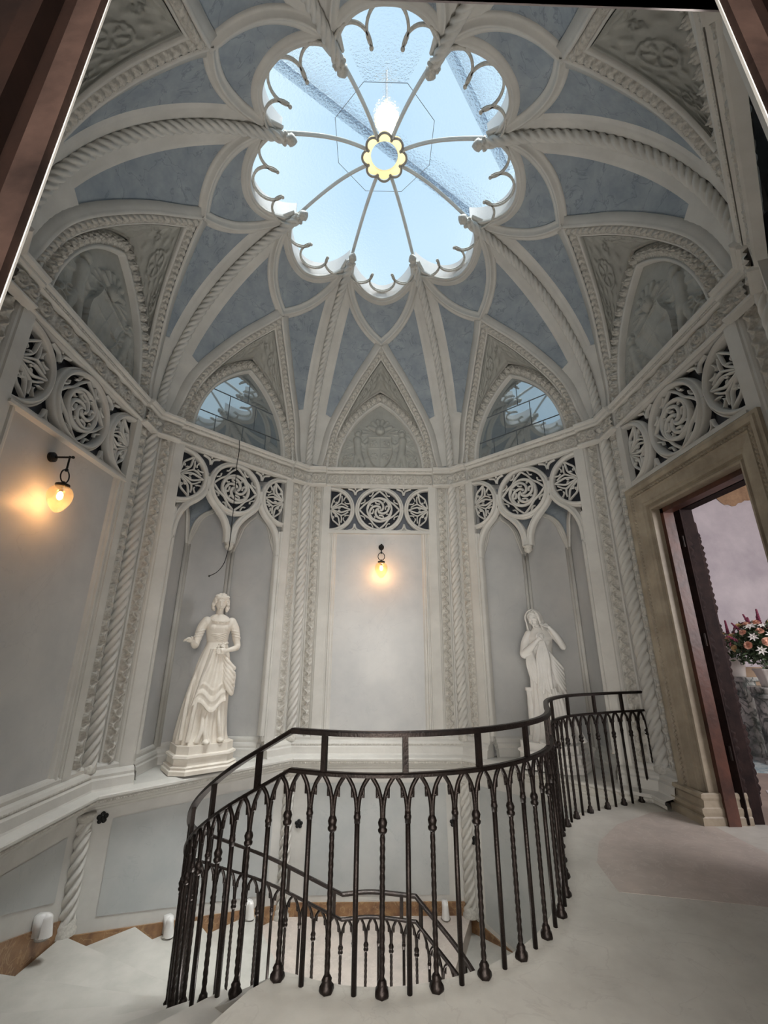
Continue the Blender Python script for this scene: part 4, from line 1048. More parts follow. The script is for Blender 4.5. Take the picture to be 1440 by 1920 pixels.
# ------------------------------------------------------------------ right doorway
d1 = empty('door_1', kind='structure'); d1.rotation_euler.z = brot(2)
def fsweep(mb, pts, prof):   # U shaped architrave in bay frame; prof (distance outward from opening, n)
    rows = []
    for u, z, du, dz in pts: rows.append([(u+du*a, AP-n, z+dz*a) for a, n in prof])
    mb.grid(rows); return mb
OW, OT = .60, 3.02
AR2 = [(0, -.30), (0, .03), (.02, .035), (.03, .02), (.05, .02), (.06, .045), (.09, .05), (.10, .06), (.185, .07), (.20, .085), (.21, .07), (.24, .07), (.25, .09), (.29, .10), (.30, .085), (.33, .085), (.33, -.02)]
upts = [(-OW, .12, -1, 0), (-OW, OT, -1, 1), (OW, OT, 1, 1), (OW, .12, 1, 0)]
fsweep(MB(), upts, AR2).build('architrave', 'door_marble', d1)
m = MB()
for sg in (-1, 1): vribbon(m, sg*(OW+.225), AP-.07, .2, OT+.2, .03, h_bead(.040, .024), 7, .008)
hribbon(m, -OW-.2, OW+.2, AP-.07, OT+.225, .03, h_bead(.040, .024), 7, .008); m.build('bead_moulding', 'door_marble', d1, True)
for sg in (-1, 1):
    m = MB(); pr = [(.40, -.02), (.40, .16), (.36, .185), (.36, .20), (.0, .20)]
    rows = []
    for z, e in ((.06, .06), (.14, .06), (.15, .035), (.18, .05), (.21, .05), (.22, .02), (.27, .015), (.29, .035), (.32, .03), (.33, 0)):
        rows.append([(sg*(OW+.34+e), AP+.02, z), (sg*(OW+.34+e), AP-.09-e, z), (sg*(OW-.015-e*.3), AP-.09-e, z), (sg*(OW-.015-e*.3), AP+.3, z)])
    m.grid(rows); m.build('plinth', 'door_marble', d1)
m = MB()
for sg in (-1, 1):
    m.box(min(sg*OW, sg*(OW-.05)), max(sg*OW, sg*(OW-.05)), AP+.06, AP+.17, .06, OT)
m.box(-OW, OW, AP+.06, AP+.17, OT-.05, OT); m.build('jamb_lining', 'red_wood', d1)
m = MB()
for sg in (-1, 1): m.box(min(sg*OW, sg*(OW+.02)), max(sg*OW, sg*(OW+.02)), AP+.13, AP+.42, .06, OT)
m.box(-OW, OW, AP+.13, AP+.42, OT, OT+.02); m.build('reveal', 'dark_wood', d1)
# wall around the doorway
m = MB(); m.grid([[(sg*.84, AP, .0), (sg*.84, AP, 3.36)] for sg in (-1, -1)]); 
# carved open leaf
leaf = empty('carved_door_leaf', (3.22, .575, ZF+.01), radians(43), label='dark carved wooden door leaf standing open inside the right doorway', category='door')
m = MB(); m.box(0, .80, -.03, .03, 0, 2.93); m.build('leaf_board', 'dark_wood', leaf)
m = MB()
for (x0, x1, z0, z1) in ((.06, .38, .1, .75), (.42, .74, .1, .75), (.06, .38, .85, 1.75), (.42, .74, .85, 1.75), (.06, .38, 1.85, 2.8), (.42, .74, 1.85, 2.8)):
    nx_, nz2 = 26, int((z1-z0)/.012)
    rows = [[(x0+(x1-x0)*j/nx_, -.032-.034*min(1, min(j, nx_-j)/2, min(i, nz2-i)/2)*(.5+.5*sin(j*.9+3*sin(i*.21))*cos(i*.55)), z0+(z1-z0)*i/nz2) for j in range(nx_+1)] for i in range(nz2+1)]
    m.grid(rows)
m.build('carved_panel', 'dark_wood', leaf, True)
m = MB()
for i in range(90): m.ball((.795, 0, .03+i*.032), (.016, .034, .014), 6, 4)
m.build('beaded_edge', 'dark_wood', leaf, True)
m = MB()
for z in (.5, 1.5, 2.5): m.tube([(-.01, 0, z), (-.01, 0, z+.12)], .016, 8)
m.build('hinge', 'iron', leaf)
# side room behind the doorway
room = empty('wall_side_room', kind='structure')
m = MB(); m.grid([[(x, y, z) for x, y in ((3.35, -3.6), (3.35, -4.2), (8.2, -4.2), (8.2, 4.1), (3.35, 4.1), (3.35, 1.35))] for z in (0, 5.2)]); m.build('plaster_wall', 'room_plaster', room)
m = MB(); m.grid([[(3.34, y, z) for y in (-4.2, -.65)] for z in (0, 5.2)]); m.grid([[(3.34, y, z) for y in (.65, 4.1)] for z in (0, 5.2)]); m.grid([[(3.34, y, z) for y in (-.65, .65)] for z in (3.05, 5.2)]); m.build('back_of_wall', 'room_plaster', room)
m = MB(); m.box(3.3, 8.2, -4.2, 4.1, 5.2, 5.3); m.build('ceiling_plaster', 'room_plaster', room)
rnd = random.Random(3)
m = MB(); top = [(x/20, 3.05+ (1.0 if 0 else 0)) for x in range(0)]
xs = [6.45+.07*i for i in range(27)]; m.grid([[(x, 4.085, 4.42-.0*x+.10*sin(x*2.3)+.09*sin(x*7)+.05*rnd.random()) for x in xs], [(x, 4.085, 5.2) for x in xs]]); m.build('bare_plaster', 'ochre_plaster', room)
m = MB(); m.box(2.93, 8.2, -4.2, 4.1, -.12, ZF-.004); m.build('side_floor', 'room_floor', floor)
m = MB(); m.box(2.9, 3.42, -.62, .62, ZF-.1, ZF+.001); m.build('threshold', 'stone_floor', floor)
m = MB(); m.add([(3.5, .35, ZF), (4.4, .2, ZF), (5.3, 2.0, ZF), (4.3, 1.6, ZF)], [(0, 1, 2, 3)]); m.build('terrazzo_patch', 'terrazzo', floor)
m = MB(); m.prism([(4.7, 2.4), (6.6, 1.9), (7.3, 3.4), (5.0, 3.5)], ZF-.004, ZF+.012); o = m.build('rug', 'rug', None, False, label='worn grey green patterned rug before the marble pedestals', category='rug')
# pedestals, vases, bouquets
def pedestal(x, y, h, r, name, label, square):
    o = empty(name, (x, y, ZF), .3, label=label, category='pedestal')
    if square:
        m = MB(); m.grid([[(sx*w, sy*w, z) for sx, sy in ((-1, -1), (1, -1), (1, 1), (-1, 1))] for w, z in ((r*1.0, .05), (r*.8, h-.06))], closev=True); m.build('shaft', 'verde', o)
        m = MB(); m.box(-r*1.15, r*1.15, -r*1.15, r*1.15, 0, .05); m.build('foot', 'verde', o)
        m = MB(); m.box(-r, r, -r, r, h-.06, h); m.build('top_slab', 'verde', o)
    else:
        m = MB(); m.lathe([(r*.95, .05), (r*.93, .1), (r*.92, h-.16)], n=32); m.build('shaft', 'verde', o, True)
        m = MB(); m.lathe([(0, 0), (r*1.1, 0), (r*1.1, .05), (r*.95, .06)], n=32); m.build('foot', 'verde', o)
        m = MB(); m.lathe([(r*.92, h-.16), (r*1.02, h-.14), (r*1.02, h-.10), (r*.98, h-.09), (r*1.1, h-.02), (r*1.1, h), (0, h)], n=32); m.build('top_slab', 'verde', o)
    return o
pedestal(5.72, 3.38, 1.10, .19, 'marble_pedestal', 'square green and white marble pedestal just past the door leaf', True)
pedestal(5.62, 2.62, 1.0, .29, 'marble_pedestal', 'round green veined marble pedestal at the right edge of the photo', False)
MB().box(-.3, .3, -.012, .012, 0, 1.25).build('card_panel', 'card', None, False, label='plain brown board standing between the two marble pedestals', category='board')
bpy.data.objects['card_panel'].location = (6.1, 3.2, ZF); bpy.data.objects['card_panel'].rotation_euler.z = -.5
def vase(x, y, z, r, h, label, ribs):
    o = empty('flower_vase', (x, y, z), 0, label=label, category='vase')
    pr = [(0, 0), (r*.72, 0), (r*.74, .02), (r*.8, h*.4), (r*.95, h*.85), (r*1.04, h*.93), (r*1.04, h), (r*.9, h), (r*.85, h*.9)]
    m = MB(); m.lathe(pr, n=48, mod=(lambda k, zz: 1+.03*cos(k*2*pi/48*16)) if ribs else None); m.build('pot', 'vase_white', o, True); return o
vase(5.72, 3.38, ZF+1.10, .16, .28, 'small white vase on the square marble pedestal', False)
vase(5.62, 2.62, ZF+1.0, .20, .24, 'ribbed white pot on the round marble pedestal', True)
def bouquet(x, y, z, R, H, n, label, seed):
    rg = random.Random(seed); o = empty('bouquet', (x, y, z), 0, label=label, category='flowers')
    m = MB()
    for i in range(int(1900*R/.4)):
        a = rg.uniform(0, 2*pi); e = rg.uniform(-.8, 1.3); r = R*rg.uniform(.35, 1.02); p = Vector((r*cos(a)*cos(e), r*sin(a)*cos(e), H*.42+r*sin(e)*H/(2*R)))
        d = Vector((rg.uniform(-1, 1), rg.uniform(-1, 1), rg.uniform(-.6, 1))).normalized(); s_ = Vector((rg.uniform(-1, 1), rg.uniform(-1, 1), rg.uniform(-1, 1))).cross(d).normalized(); l = rg.uniform(.05, .10)
        m.add([p, p+d*l*.5+s_*l*.22, p+d*l, p+d*l*.5-s_*l*.22], [(0, 1, 2, 3)])
    for i in range(26):
        a = rg.uniform(0, 2*pi); e = rg.uniform(-.1, 1.3); r = R*.8; m.tube([(0, 0, -.05), (r*cos(a)*cos(e), r*sin(a)*cos(e), H*.42+r*sin(e)*H/(2*R))], .004, 4)
    m.build('foliage', 'leaf', o)
    for i in range(n):
        kind = ['petal_peach', 'petal_white', 'petal_peach', 'petal_wine', 'petal_yellow', 'petal_pink', 'petal_white'][i % 7]
        a = 2*pi*i*.618; e = -.15+1.4*((i+.5)/n); r = R*rg.uniform(.92, 1.05); c = Vector((r*cos(a)*cos(e), r*sin(a)*cos(e), H*.42+r*sin(e)*H/(2*R))); d = (c-Vector((0, 0, H*.3))).normalized()
        u = d.cross(Vector((0, 0, 1))).normalized(); v = d.cross(u); fm = MB(); sz = rg.uniform(.045, .062)
        if kind in ('petal_peach', 'petal_yellow'):
            for ly in range(4):
                for k in range(6):
                    t = 2*pi*k/6+ly*.5; rad = sz*(1-.22*ly); w = .55*rad; q = c+d*(.012*ly)
                    dr = u*cos(t)+v*sin(t); tr = -u*sin(t)+v*cos(t)
                    fm.grid([[q+dr*rad*.2*0+tr*(w*(b-1)*.3), q+dr*rad*.6+tr*(w*(b-1))+d*rad*.12, q+dr*rad+tr*(w*(b-1)*.8)+d*rad*(.25+.22*ly)] for b in (0, 1, 2)])
        elif kind == 'petal_wine':
            for k in range(22):
                t = 2.4*k; fm.ball(tuple(c+d*(.007*k)+(u*cos(t)+v*sin(t))*.016*(1-k/24)), .011, 6, 4)
        else:
            for k in range(7):
                t = 2*pi*k/7; dr = u*cos(t)+v*sin(t); tr = -u*sin(t)+v*cos(t); rad = sz*1.35
                fm.grid([[c+tr*(.004*(b-1)), c+dr*rad*.45+tr*(rad*.2*(b-1))+d*rad*.2, c+dr*rad+d*rad*.12+tr*(.003*(b-1))] for b in (0, 1, 2)])
            fm.ball(tuple(c+d*.012), .012, 6, 4)
        fm.build('blossom', kind, o, True)
    for bx, by, hh in ((.02, .0, .28), (-.12, .03, .16)):
        sp_ = MB()
        for k in range(60): t = 2.4*k; sp_.ball((bx+.022*cos(t)*(1-k/66), by+.022*sin(t)*(1-k/66), H*.78+hh*k/60), .013, 6, 4)
        sp_.build('flower_spike', 'petal_wine', o, True)
bouquet(5.72, 3.38, ZF+1.36, .21, .42, 26, 'small bouquet of white and peach flowers half hidden by the door leaf', 2)
bouquet(5.62, 2.62, ZF+1.22, .41, .74, 60, 'large bouquet of peach roses and wine red flowers at the right edge', 5)

# ------------------------------------------------------------------ rear doorway (the camera looks out through it)
d2 = empty('door_2', kind='structure')
XL, XR, YT = -.845, .965, 3.50
def vplank(name, m, x0, x1, y0, y1, z0=ZF, z1=4.2):
    return MB().box(x0, x1, y0, y1, z0, z1).build(name, m, d2)
vplank('jamb_edge', 'plaster', XL-.003, XL, -3.062, -3.057); vplank('jamb_edge', 'plaster', XR, XR+.004, -3.062, -3.055)
vplank('jamb_plank', 'plank_wood', XL-.068, XL-.004, -3.08, -3.062); vplank('jamb_plank', 'plank_wood', XR+.004, XR+.075, -3.08, -3.062)
vplank('jamb_rebate', 'frame_wood', XL-.11, XL-.066, -3.075, -3.05); vplank('jamb_rebate', 'frame_wood', XR+.072, XR+.12, -3.075, -3.05)
vplank('jamb_moulding', 'frame_wood', XL-.16, XL-.108, -3.12, -3.0); vplank('jamb_moulding', 'frame_wood', XR+.118, XR+.2, -3.12, -3.0)
vplank('door_panel', 'frame_wood', XL-1.2, XL-.158, -3.095, -3.03); vplank('door_panel', 'frame_wood', XR+.19, XR+1.2, -3.095, -3.03)
MB().box(XL-.3, XR+.3, -3.10, -3.0, YT, YT+.6).build('header', 'frame_wood', d2)
m = MB()
for x0, x1 in ((-3.6, XL-.5), (XR+.5, 3.6)): m.box(x0, x1, -3.03, -2.995, 0, 4.4)
m.box(-3.6, 3.6, -3.03, -2.995, 3.5, 5.2); m.build('wall_rear_masonry', 'room_plaster', walls[4]); bpy.data.objects['wall_rear_masonry'].rotation_euler.z = -brot(4)
m = MB(); m.box(-3.6, -3.5, -8, -3, 0, 5); m.box(3.5, 3.6, -8, -3, 0, 5); m.box(-3.6, 3.6, -8.1, -8, 0, 5); m.box(-3.6, 3.6, -8, -3.03, 4.6, 4.7)
rr_w = empty('wall_rear_room', kind='structure'); m.build('plaster_wall', 'room_plaster', rr_w)

# ------------------------------------------------------------------ statues
def voxel(o, size, it=2):
    m = o.modifiers.new('remesh', 'REMESH'); m.mode = 'VOXEL'; m.voxel_size = size; m.use_smooth_shade = True
    s = o.modifiers.new('smooth', 'SMOOTH'); s.factor = .5; s.iterations = it
def dome(m, Ph_, r, rb, n=110):
    for i in range(n):
        b = 1-1.15*i/n; q = sqrt(max(0, 1-b*b)); a = 2.399*i
        if sin(a)*q > .55 and b < .62: continue
        m.ball(tuple(Ph_(r*q*cos(a), .025+r*1.12*b, r*q*sin(a)*1.05-.012)), rb*(1+.35*sin(i*1.7)), 7, 5)
def limb(m, P, r, n=14): m.tube(cat(P, 5), interp(r, (len(P)-1)*5+1), n); m.ball(tuple(P[0]), r[0]*.97, 12, 8); m.ball(tuple(P[-1]), r[-1]*.97, 12, 8)
def interp(r, n):
    out = []
    for i in range(n):
        t = i/(n-1)*(len(r)-1); k = min(int(t), len(r)-2); out.append(r[k]+(r[k+1]-r[k])*(t-k))
    return out
def loft(m, secs, n=72, fold=None):   # secs: (x, y, z, rx, ry, amp)
    Z = cat([(a[0], a[1], a[2]) for a in secs], 6); RX = interp([a[3] for a in secs], len(Z)); RY = interp([a[4] for a in secs], len(Z)); AM = interp([a[5] for a in secs], len(Z)); rows = []
    for i, c in enumerate(Z):
        rows.append([(c.x+RX[i]*cos(2*pi*k/n)*(1+AM[i]*fold(2*pi*k/n, c.z)), c.y+RY[i]*sin(2*pi*k/n)*(1+AM[i]*fold(2*pi*k/n, c.z)), c.z) for k in range(n)])
    m.grid(rows, closev=True)
    for r_, rev_ in ((0, 1), (len(rows)-1, 0)):
        b = len(m.v)-len(rows)*n+r_*n if r_ == 0 else len(m.v)-n
        m.f.append(tuple(range(b, b+n)) if not rev_ else tuple(range(b+n-1, b-1, -1)))
    return m
def hand(m, w, d, up_, side, curl=.5, sc=1.0):   # w wrist, d palm direction, up_ back of hand normal, side thumb direction
    w, d, up_, side = Vector(w), Vector(d).normalized(), Vector(up_).normalized(), Vector(side).normalized()
    pal = w+d*.045*sc
    m.tube([w, w+d*.03*sc, w+d*.075*sc], [.020*sc, .030*sc, .030*sc], 10)
    for i, (o_, l) in enumerate(((-.027, .060), (-.009, .068), (.009, .064), (.027, .050))):
        a = w+d*.07*sc-side*o_*sc; d1_ = (d-up_*curl*.35).normalized(); d2_ = (d-up_*curl*1.1).normalized(); d3 = (d-up_*curl*2.2).normalized()
        p1 = a+d1_*l*.45*sc; p2 = p1+d2_*l*.33*sc; p3 = p2+d3*l*.25*sc
        m.tube([a-d*.02*sc, a, p1, p2, p3], [.0105*sc, .0105*sc, .0098*sc, .009*sc, .0075*sc], 8)
    a = w+d*.02*sc+side*.02*sc; m.tube([a, a+(side*.8+d*.6)*.035*sc, a+(side*.7+d*1.0)*.062*sc], [.013*sc, .011*sc, .009*sc], 8)
def head(m, c, look, tilt=(0, 0, 1), r=.082):
    c = Vector(c); f = Vector(look).normalized(); z = Vector(tilt); z = (z-f*z.dot(f)).normalized(); x = f.cross(z)
    def P(a, b, d): return c+x*a+z*b+f*d
    rows = []
    nv, nu = 20, 28
    for i in range(nv+1):
        th = pi*i/nv; row = []
        for k in range(nu):
            ph = 2*pi*k/nu; a = sin(th)*cos(ph); d = sin(th)*sin(ph); b = -cos(th)
            w = 1-.26*max(0, -b)**1.5; row.append(P(a*.072*w, b*.104, d*.084*(w if d > 0 else 1)+(.01*max(0, -b) if d > 0 else 0)))
        rows.append(row)
    m.grid(rows, closev=True)
    m.tube([P(0, .022, .078), P(0, -.004, .100), P(0, -.022, .108), P(0, -.028, .086)], [.010, .012, .015, .011], 8)
    for s_ in (-1, 1):
        m.tube([P(s_*.010, .030, .080), P(s_*.030, .036, .076), P(s_*.048, .026, .062)], [.008, .011, .007], 6)
        m.ball(tuple(P(s_*.028, .014, .066)), .0125, 8, 6); m.ball(tuple(P(s_*.036, -.022, .058)), .019, 8, 6); m.ball(tuple(P(s_*.072, -.002, .0)), (.012, .016, .022), 8, 6)
    m.tube([P(-.022, -.050, .072), P(0, -.047, .086), P(.022, -.050, .072)], [.006, .011, .006], 6); m.tube([P(-.018, -.058, .070), P(0, -.060, .083), P(.018, -.058, .070)], [.004, .008, .004], 6)
    m.ball(tuple(P(0, -.084, .066)), .018, 8, 6)
    return P
def plinth_oct(root, r, h, name='base', m_='statue_marble'):
    mb = MB()
    def sec(w, d, ch, z): return [(-w, -d+ch, z), (-w+ch, -d, z), (w-ch, -d, z), (w, -d+ch, z), (w, d-ch, z), (w-ch, d, z), (-w+ch, d, z), (-w, d-ch, z)]
    w, d = r
    L_ = [sec(w+.05, d+.05, .14, 0), sec(w+.05, d+.05, .14, .04), sec(w+.03, d+.03, .13, .055), sec(w+.035, d+.035, .13, .075), sec(w+.005, d+.005, .12, .09), sec(w+.005, d+.005, .12, .15), sec(w+.025, d+.025, .12, .17), sec(w+.02, d+.02, .12, .19), sec(w-.01, d-.01, .11, .20), sec(w-.01, d-.01, .11, h)]
    mb.grid(L_, closev=True); mb.f.append(tuple(range(len(mb.v)-8, len(mb.v)))); return mb.build(name, m_, root)
s1 = empty('statue', tuple(blk(-1, -.04, -.02)+Vector((0, 0, .190))), radians(29), label='white marble statue of a standing woman in a gathered dress, left niche', category='statue')
b1 = plinth_oct(s1, (.34, .27), .285); b1.rotation_euler.z = radians(8)
Z0 = .285
m = MB()
fold1 = lambda a, z: .5*sin(9*a+1.5*sin(z*3))+.35*sin(17*a-z*2)+.3*sin(5*a+z*1.6)
loft(m, [(-.02, .0, Z0-.01, .29, .215, .17), (-.03, 0, Z0+.10, .275, .20, .17), (-.02, 0, Z0+.35, .255, .18, .15), (0, 0, Z0+.6, .235, .165, .12), (.02, 0, Z0+.85, .21, .155, .08), (.03, 0, Z0+1.0, .18, .135, .03), (.035, 0, Z0+1.10, .145, .115, .01), (.035, 0, Z0+1.16, .128, .10, .0), (.03, 0, Z0+1.25, .142, .11, .0), (.03, -.01, Z0+1.34, .155, .12, .0), (.03, 0, Z0+1.43, .165, .10, 0), (.025, 0, Z0+1.49, .11, .075, 0), (.02, 0, Z0+1.52, .06, .055, 0)], 96, fold1)
for sx in (-.045, .10): m.ball((sx*.95, -.072, Z0+1.345), (.058, .05, .055), 14, 10)
# apron panel and gathered overskirt
rows = []
for i in range(25):
    t = i/24; row = []
    for j in range(21):
        v = j/20*2-1; wdt = .07+.13*t; x = .02-.03*t+v*wdt; yy = -.135-.055*t-.03*(1-v*v)-.012*sin(v*9+t*5)-.008*sin(t*40)*(t > .6)
        row.append((x, yy, Z0+1.08-t*(.68+.06*sin(v*4+1))))
    rows.append(row)
bk = [[(x, y+.05, z) for x, y, z in r_] for r_ in rows]
m.grid(rows); m.grid(bk, flip=True); m.grid([rows[-1], bk[-1]]); m.grid([rows[0], bk[0]]); m.grid([[r_[0] for r_ in rows], [r_[0] for r_ in bk]]); m.grid([[r_[-1] for r_ in rows], [r_[-1] for r_ in bk]])
for k in range(6):
    t = k/5; m.tube(cat([(.08, -.10, Z0+1.06-.03*k), (.17, -.18, Z0+.92-.055*k), (.26, -.12, Z0+.84-.06*k), (.17, .03, Z0+.95-.04*k)], 5), interp([.018, .026, .028, .016], 16), 8)
for k in range(5): m.tube(cat([(.15, -.06, Z0+1.0-.04*k), (.27, -.09, Z0+.75-.05*k), (.25, -.08, Z0+.58)], 4), interp([.02, .03, .012], 9), 8)
for x, w_ in ((.05, .03), (.09, .035), (.13, .03), (.07, .02), (.11, .022)): m.ball((x, -.135, Z0+1.13+.02*sin(x*60)), (w_*.8, .03, .02), 8, 6)
for xx, pts in ((0, [(-.13, -.02, Z0+.98), (-.24, -.11, Z0+.55), (-.27, -.13, Z0+.05)]), (0, [(-.08, -.08, Z0+.90), (-.16, -.18, Z0+.45), (-.20, -.19, Z0+.03)]), (0, [(.03, -.13, Z0+.48), (-.02, -.2, Z0+.2), (.0, -.21, Z0+.02)]), (0, [(.12, -.08, Z0+.55), (.13, -.18, Z0+.25), (.18, -.16, Z0+.02)]), (0, [(-.07, -.12, Z0+.45), (-.06, -.2, Z0+.18), (-.10, -.2, Z0+.02)])):
    m.tube(cat(pts, 6), interp([.012, .026, .030], 13), 8)
# shoes
m.ball((-.0, -.235, Z0+.022), (.045, .075, .028), 12, 8); m.ball((.17, -.20, Z0+.03), (.04, .07, .03), 12, 8)
# bodice lines, scarf collar
for k in range(9):
    a = pi*(k/8); m.ball((.03-.10*cos(a), -.085-.035*sin(a), Z0+1.44-.025*sin(a)), (.022, .018, .016), 8, 6)
for q_ in range(4): m.tube(cat([(-.085+.02*q_, -.085, Z0+1.27-.022*q_), (.03, -.118+.004*q_, Z0+1.255-.024*q_), (.13-.01*q_, -.09, Z0+1.285-.028*q_)], 4), .005, 6)
for q_ in range(9): m.ball((.07+.045*cos(q_*1.9), -.14-.012*sin(q_), Z0+1.115+.03*sin(q_*2.3)), .017, 8, 6)
# arms: viewer's left reaches outward, viewer's right folds to the waist
m.ball((-.125, 0, Z0+1.415), (.07, .065, .068), 14, 10); m.ball((.185, 0, Z0+1.415), (.07, .065, .068), 14, 10)
limb(m, [(-.13, 0, Z0+1.43), (-.185, -.01, Z0+1.34), (-.22, -.03, Z0+1.19)], [.058, .056, .05])
for z_, x_ in ((1.27, -.20), (1.235, -.212), (1.30, -.192)): m.tube([(x_+.052*cos(a_), -.025+.052*sin(a_), Z0+z_+.015*cos(a_)) for a_ in [2*pi*q/12 for q in range(13)]], .011, 6, False)
limb(m, [(-.215, -.03, Z0+1.20), (-.235, -.05, Z0+1.12), (-.27, -.13, Z0+1.13), (-.30, -.20, Z0+1.17)], [.043, .041, .034, .024])
hand(m, (-.30, -.20, Z0+1.17), (-.55, -.5, .15), (0, -.3, 1), (.5, -.6, .4), .45)
limb(m, [(.19, 0, Z0+1.43), (.245, -.0, Z0+1.33), (.275, -.01, Z0+1.19)], [.058, .056, .05])
for z_, x_ in ((1.27, .255), (1.235, .267), (1.30, .247)): m.tube([(x_+.052*cos(a_), -.005+.052*sin(a_), Z0+z_-.015*cos(a_)) for a_ in [2*pi*q/12 for q in range(13)]], .011, 6, False)
limb(m, [(.275, -.01, Z0+1.20), (.285, -.04, Z0+1.11), (.22, -.14, Z0+1.08), (.13, -.185, Z0+1.06)], [.043, .043, .034, .024])
hand(m, (.13, -.185, Z0+1.06), (-1, -.12, -.12), (0, -1, .1), (-.1, 0, 1), .35)
# neck and head
limb(m, [(.02, .005, Z0+1.46), (.02, 0, Z0+1.54), (.022, -.01, Z0+1.62)], [.056, .046, .045])
Ph = head(m, (.022, -.02, Z0+1.665), (-.12, -1, -.16), (.08, 0, 1))
o = m.build('draped_figure', 'statue_marble', s1, True); voxel(o, .0045, 1)
m = MB(); dome(m, Ph, .083, .018)
m.ball(tuple(Ph(0, .036, -.016)), (.080, .084, .092), 18, 12)
rg = random.Random(4)
for sx in (-1, 1):
    for k in range(54):
        t = (k % 27)/26; m.ball(tuple(Ph(sx*(.070+.020*sin(t*2.6)+rg.uniform(-.008, .012)), .06-.155*t, -.035+.05*(k//27)+rg.uniform(-.018, .012))), rg.uniform(.015, .023), 7, 5)
for k in range(20):
    a = -1.25+2.5*k/19; m.ball(tuple(Ph(.08*sin(a), .075+.012*cos(k*3), .05*cos(a)+.005)), .019, 8, 6)
for k in range(14):
    a = -1.1+2.2*k/13; m.ball(tuple(Ph(.075*sin(a), .10, .035*cos(a))), .013, 6, 5)
o = m.build('curled_hair', 'statue_marble', s1, True); voxel(o, .0045, 1)

s2 = empty('statue', tuple(blk(1, -.10, .0)+Vector((0, 0, .185))), radians(-22), label='white marble statue of a veiled woman raising a hand, right niche', category='statue')
b2 = plinth_oct(s2, (.36, .27), .285, 'base', 'statue_white'); b2.rotation_euler.z = radians(-16)
Z0 = .285; m = MB()
fold2 = lambda a, z: .45*sin(7*a+z*4)+.35*sin(13*a-z*3)+.2*sin(19*a)
loft(m, [(.03, 0, Z0-.01, .27, .20, .18), (.03, 0, Z0+.15, .23, .18, .17), (.02, 0, Z0+.40, .195, .165, .15), (.02, 0, Z0+.62, .20, .165, .12), (.03, 0, Z0+.80, .205, .16, .09), (.01, 0, Z0+.95, .17, .13, .03), (-.01, -.0, Z0+1.04, .135, .11, .01), (-.01, -.01, Z0+1.15, .145, .12, 0), (-.01, -.015, Z0+1.25, .16, .11, 0), (-.01, -.01, Z0+1.33, .12, .085, 0), (-.03, -.02, Z0+1.38, .06, .055, 0)], 96, fold2)
for sx in (-.065, .06): m.ball((sx, -.075, Z0+1.18), (.058, .05, .055), 14, 10)
# hanging drapery from the held hand
for k in range(7):
    x = -.06+.022*k; m.tube(cat([(-.01+.008*k, -.165, Z0+1.20), (x, -.20, Z0+1.0), (x+.02*sin(k), -.205, Z0+.80), (x-.02+.03*k/7, -.20, Z0+.62-.03*(k % 3))], 6), interp([.012, .022, .026, .016], 19), 8)
for k in range(6): m.tube(cat([(.06, -.14, Z0+1.10-.02*k), (.14, -.15, Z0+.98-.045*k), (.225, -.07, Z0+.86-.06*k), (.215, .04, Z0+.8-.05*k)], 5), interp([.012, .022, .024, .016], 16), 8)
for k in range(5): m.tube(cat([(.02+.03*k, -.16, Z0+.78-.05*k), (.04+.035*k, -.175, Z0+.45), (.03+.05*k, -.18, Z0+.02)], 6), interp([.014, .024, .028], 13), 8)
for k in range(5): m.tube(cat([(-.13, -.08, Z0+1.08), (-.19+.02*k, -.10-.015*k, Z0+.95), (-.16+.03*k, -.12-.02*k, Z0+.72-.02*k)], 5), interp([.02, .03, .022], 11), 8)
for k in range(4): m.tube(cat([(.15, .0, Z0+.5), (.22+.02*k, -.03*k, Z0+.25), (.29+.03*k, -.05*k+.05, Z0+.02)], 5), interp([.02, .03, .035], 11), 8)
# left arm under drapery to the chest
limb(m, [(-.15, -.01, Z0+1.30), (-.20, -.02, Z0+1.18), (-.225, -.05, Z0+1.04)], [.052, .062, .065])
limb(m, [(-.225, -.05, Z0+1.04), (-.15, -.14, Z0+1.10), (-.05, -.18, Z0+1.20)], [.06, .045, .028])
hand(m, (-.05, -.18, Z0+1.20), (.6, -.1, .6), (-.3, -1, .1), (-.5, 0, .7), .7, .95)
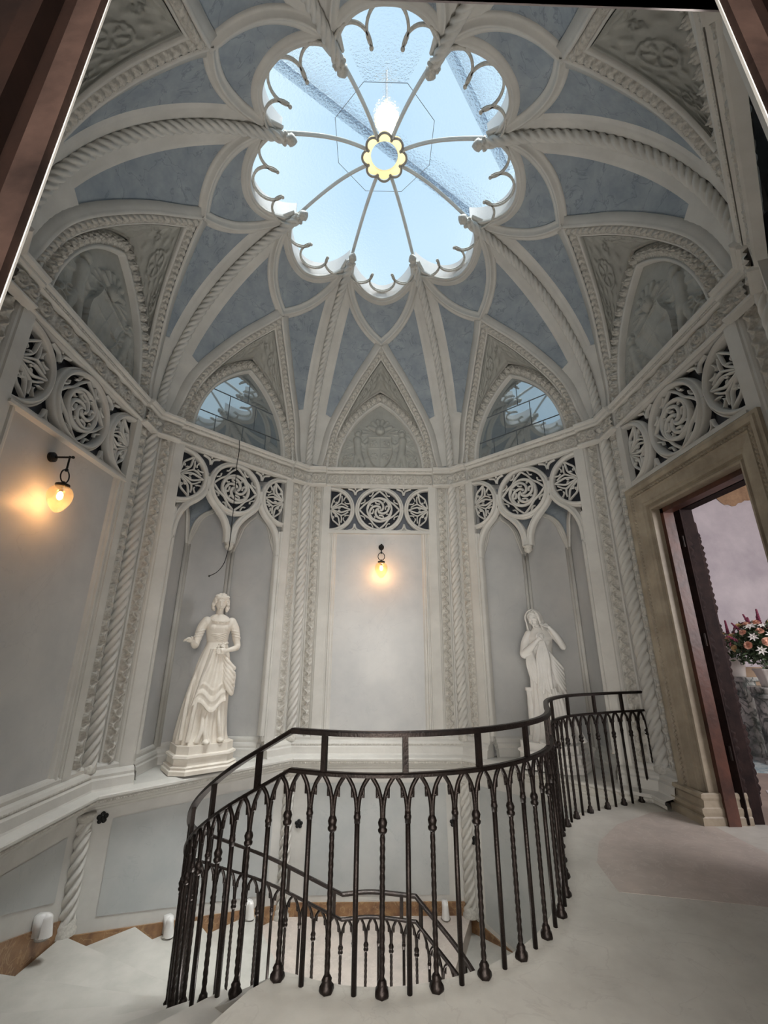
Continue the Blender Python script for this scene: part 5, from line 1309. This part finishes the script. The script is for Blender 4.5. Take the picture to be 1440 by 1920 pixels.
# raised arm
limb(m, [(.13, -.0, Z0+1.33), (.20, -.03, Z0+1.24), (.265, -.06, Z0+1.13)], [.05, .05, .042])
limb(m, [(.265, -.06, Z0+1.13), (.20, -.10, Z0+1.26), (.12, -.11, Z0+1.38)], [.044, .038, .024])
hand(m, (.12, -.11, Z0+1.38), (-.85, -.05, .5), (.3, -.6, .6), (-.3, -.7, -.2), .5, .95)
limb(m, [(-.02, -.005, Z0+1.33), (-.035, -.02, Z0+1.40), (-.05, -.035, Z0+1.46)], [.054, .045, .045])
Ph = head(m, (-.065, -.05, Z0+1.49), (-.35, -1, -.45), (-.05, -.1, 1))
m.ball((-.10, -.21, Z0+.015), (.04, .07, .025), 10, 8)
o = m.build('draped_figure', 'statue_white', s2, True); voxel(o, .0045, 1)
m = MB()
rows = []
for i in range(22):
    t = i/21; row = []
    for j in range(33):
        a = -2.1+4.2*j/32; a = a*(1+.12*t); r_ = .090+.010*sin(t*3)+.005*sin(9*a+t*3); 
        if t < .5: tt = t/.5; row.append(tuple(Ph(r_*sin(a)*sin(pi/2*tt), .02+.105*cos(pi/2*tt), -r_*cos(a)*sin(pi/2*tt)*1.0-.0)))
        else: tt = (t-.5)/.5; w_ = 1+.55*tt*tt; row.append(tuple(Ph(r_*sin(a)*w_, .02-.24*tt, -r_*cos(a)*(1+.1*tt)-.03*tt)))
    rows.append(row)
m.grid(rows); o = m.build('veil', 'statue_white', s2, True); dm = MB(); dome(dm, Ph, .072, .013, 130); dm.build('hair', 'statue_white', s2, True); sd = o.modifiers.new('solid', 'SOLIDIFY'); sd.thickness = .014
m = MB(); loft(m, [(-.20, .02, Z0-.005, .075, .075, 0), (-.20, .02, Z0+.05, .07, .07, 0), (-.20, .02, Z0+.08, .055, .055, 0.05), (-.20, .02, Z0+.55, .05, .05, .05), (-.20, .02, Z0+.58, .065, .065, 0), (-.20, .02, Z0+.62, .065, .065, 0)], 24, lambda a, z: sin(6*a+z*30)); m.build('ornamented_stump', 'statue_white', s2, True)
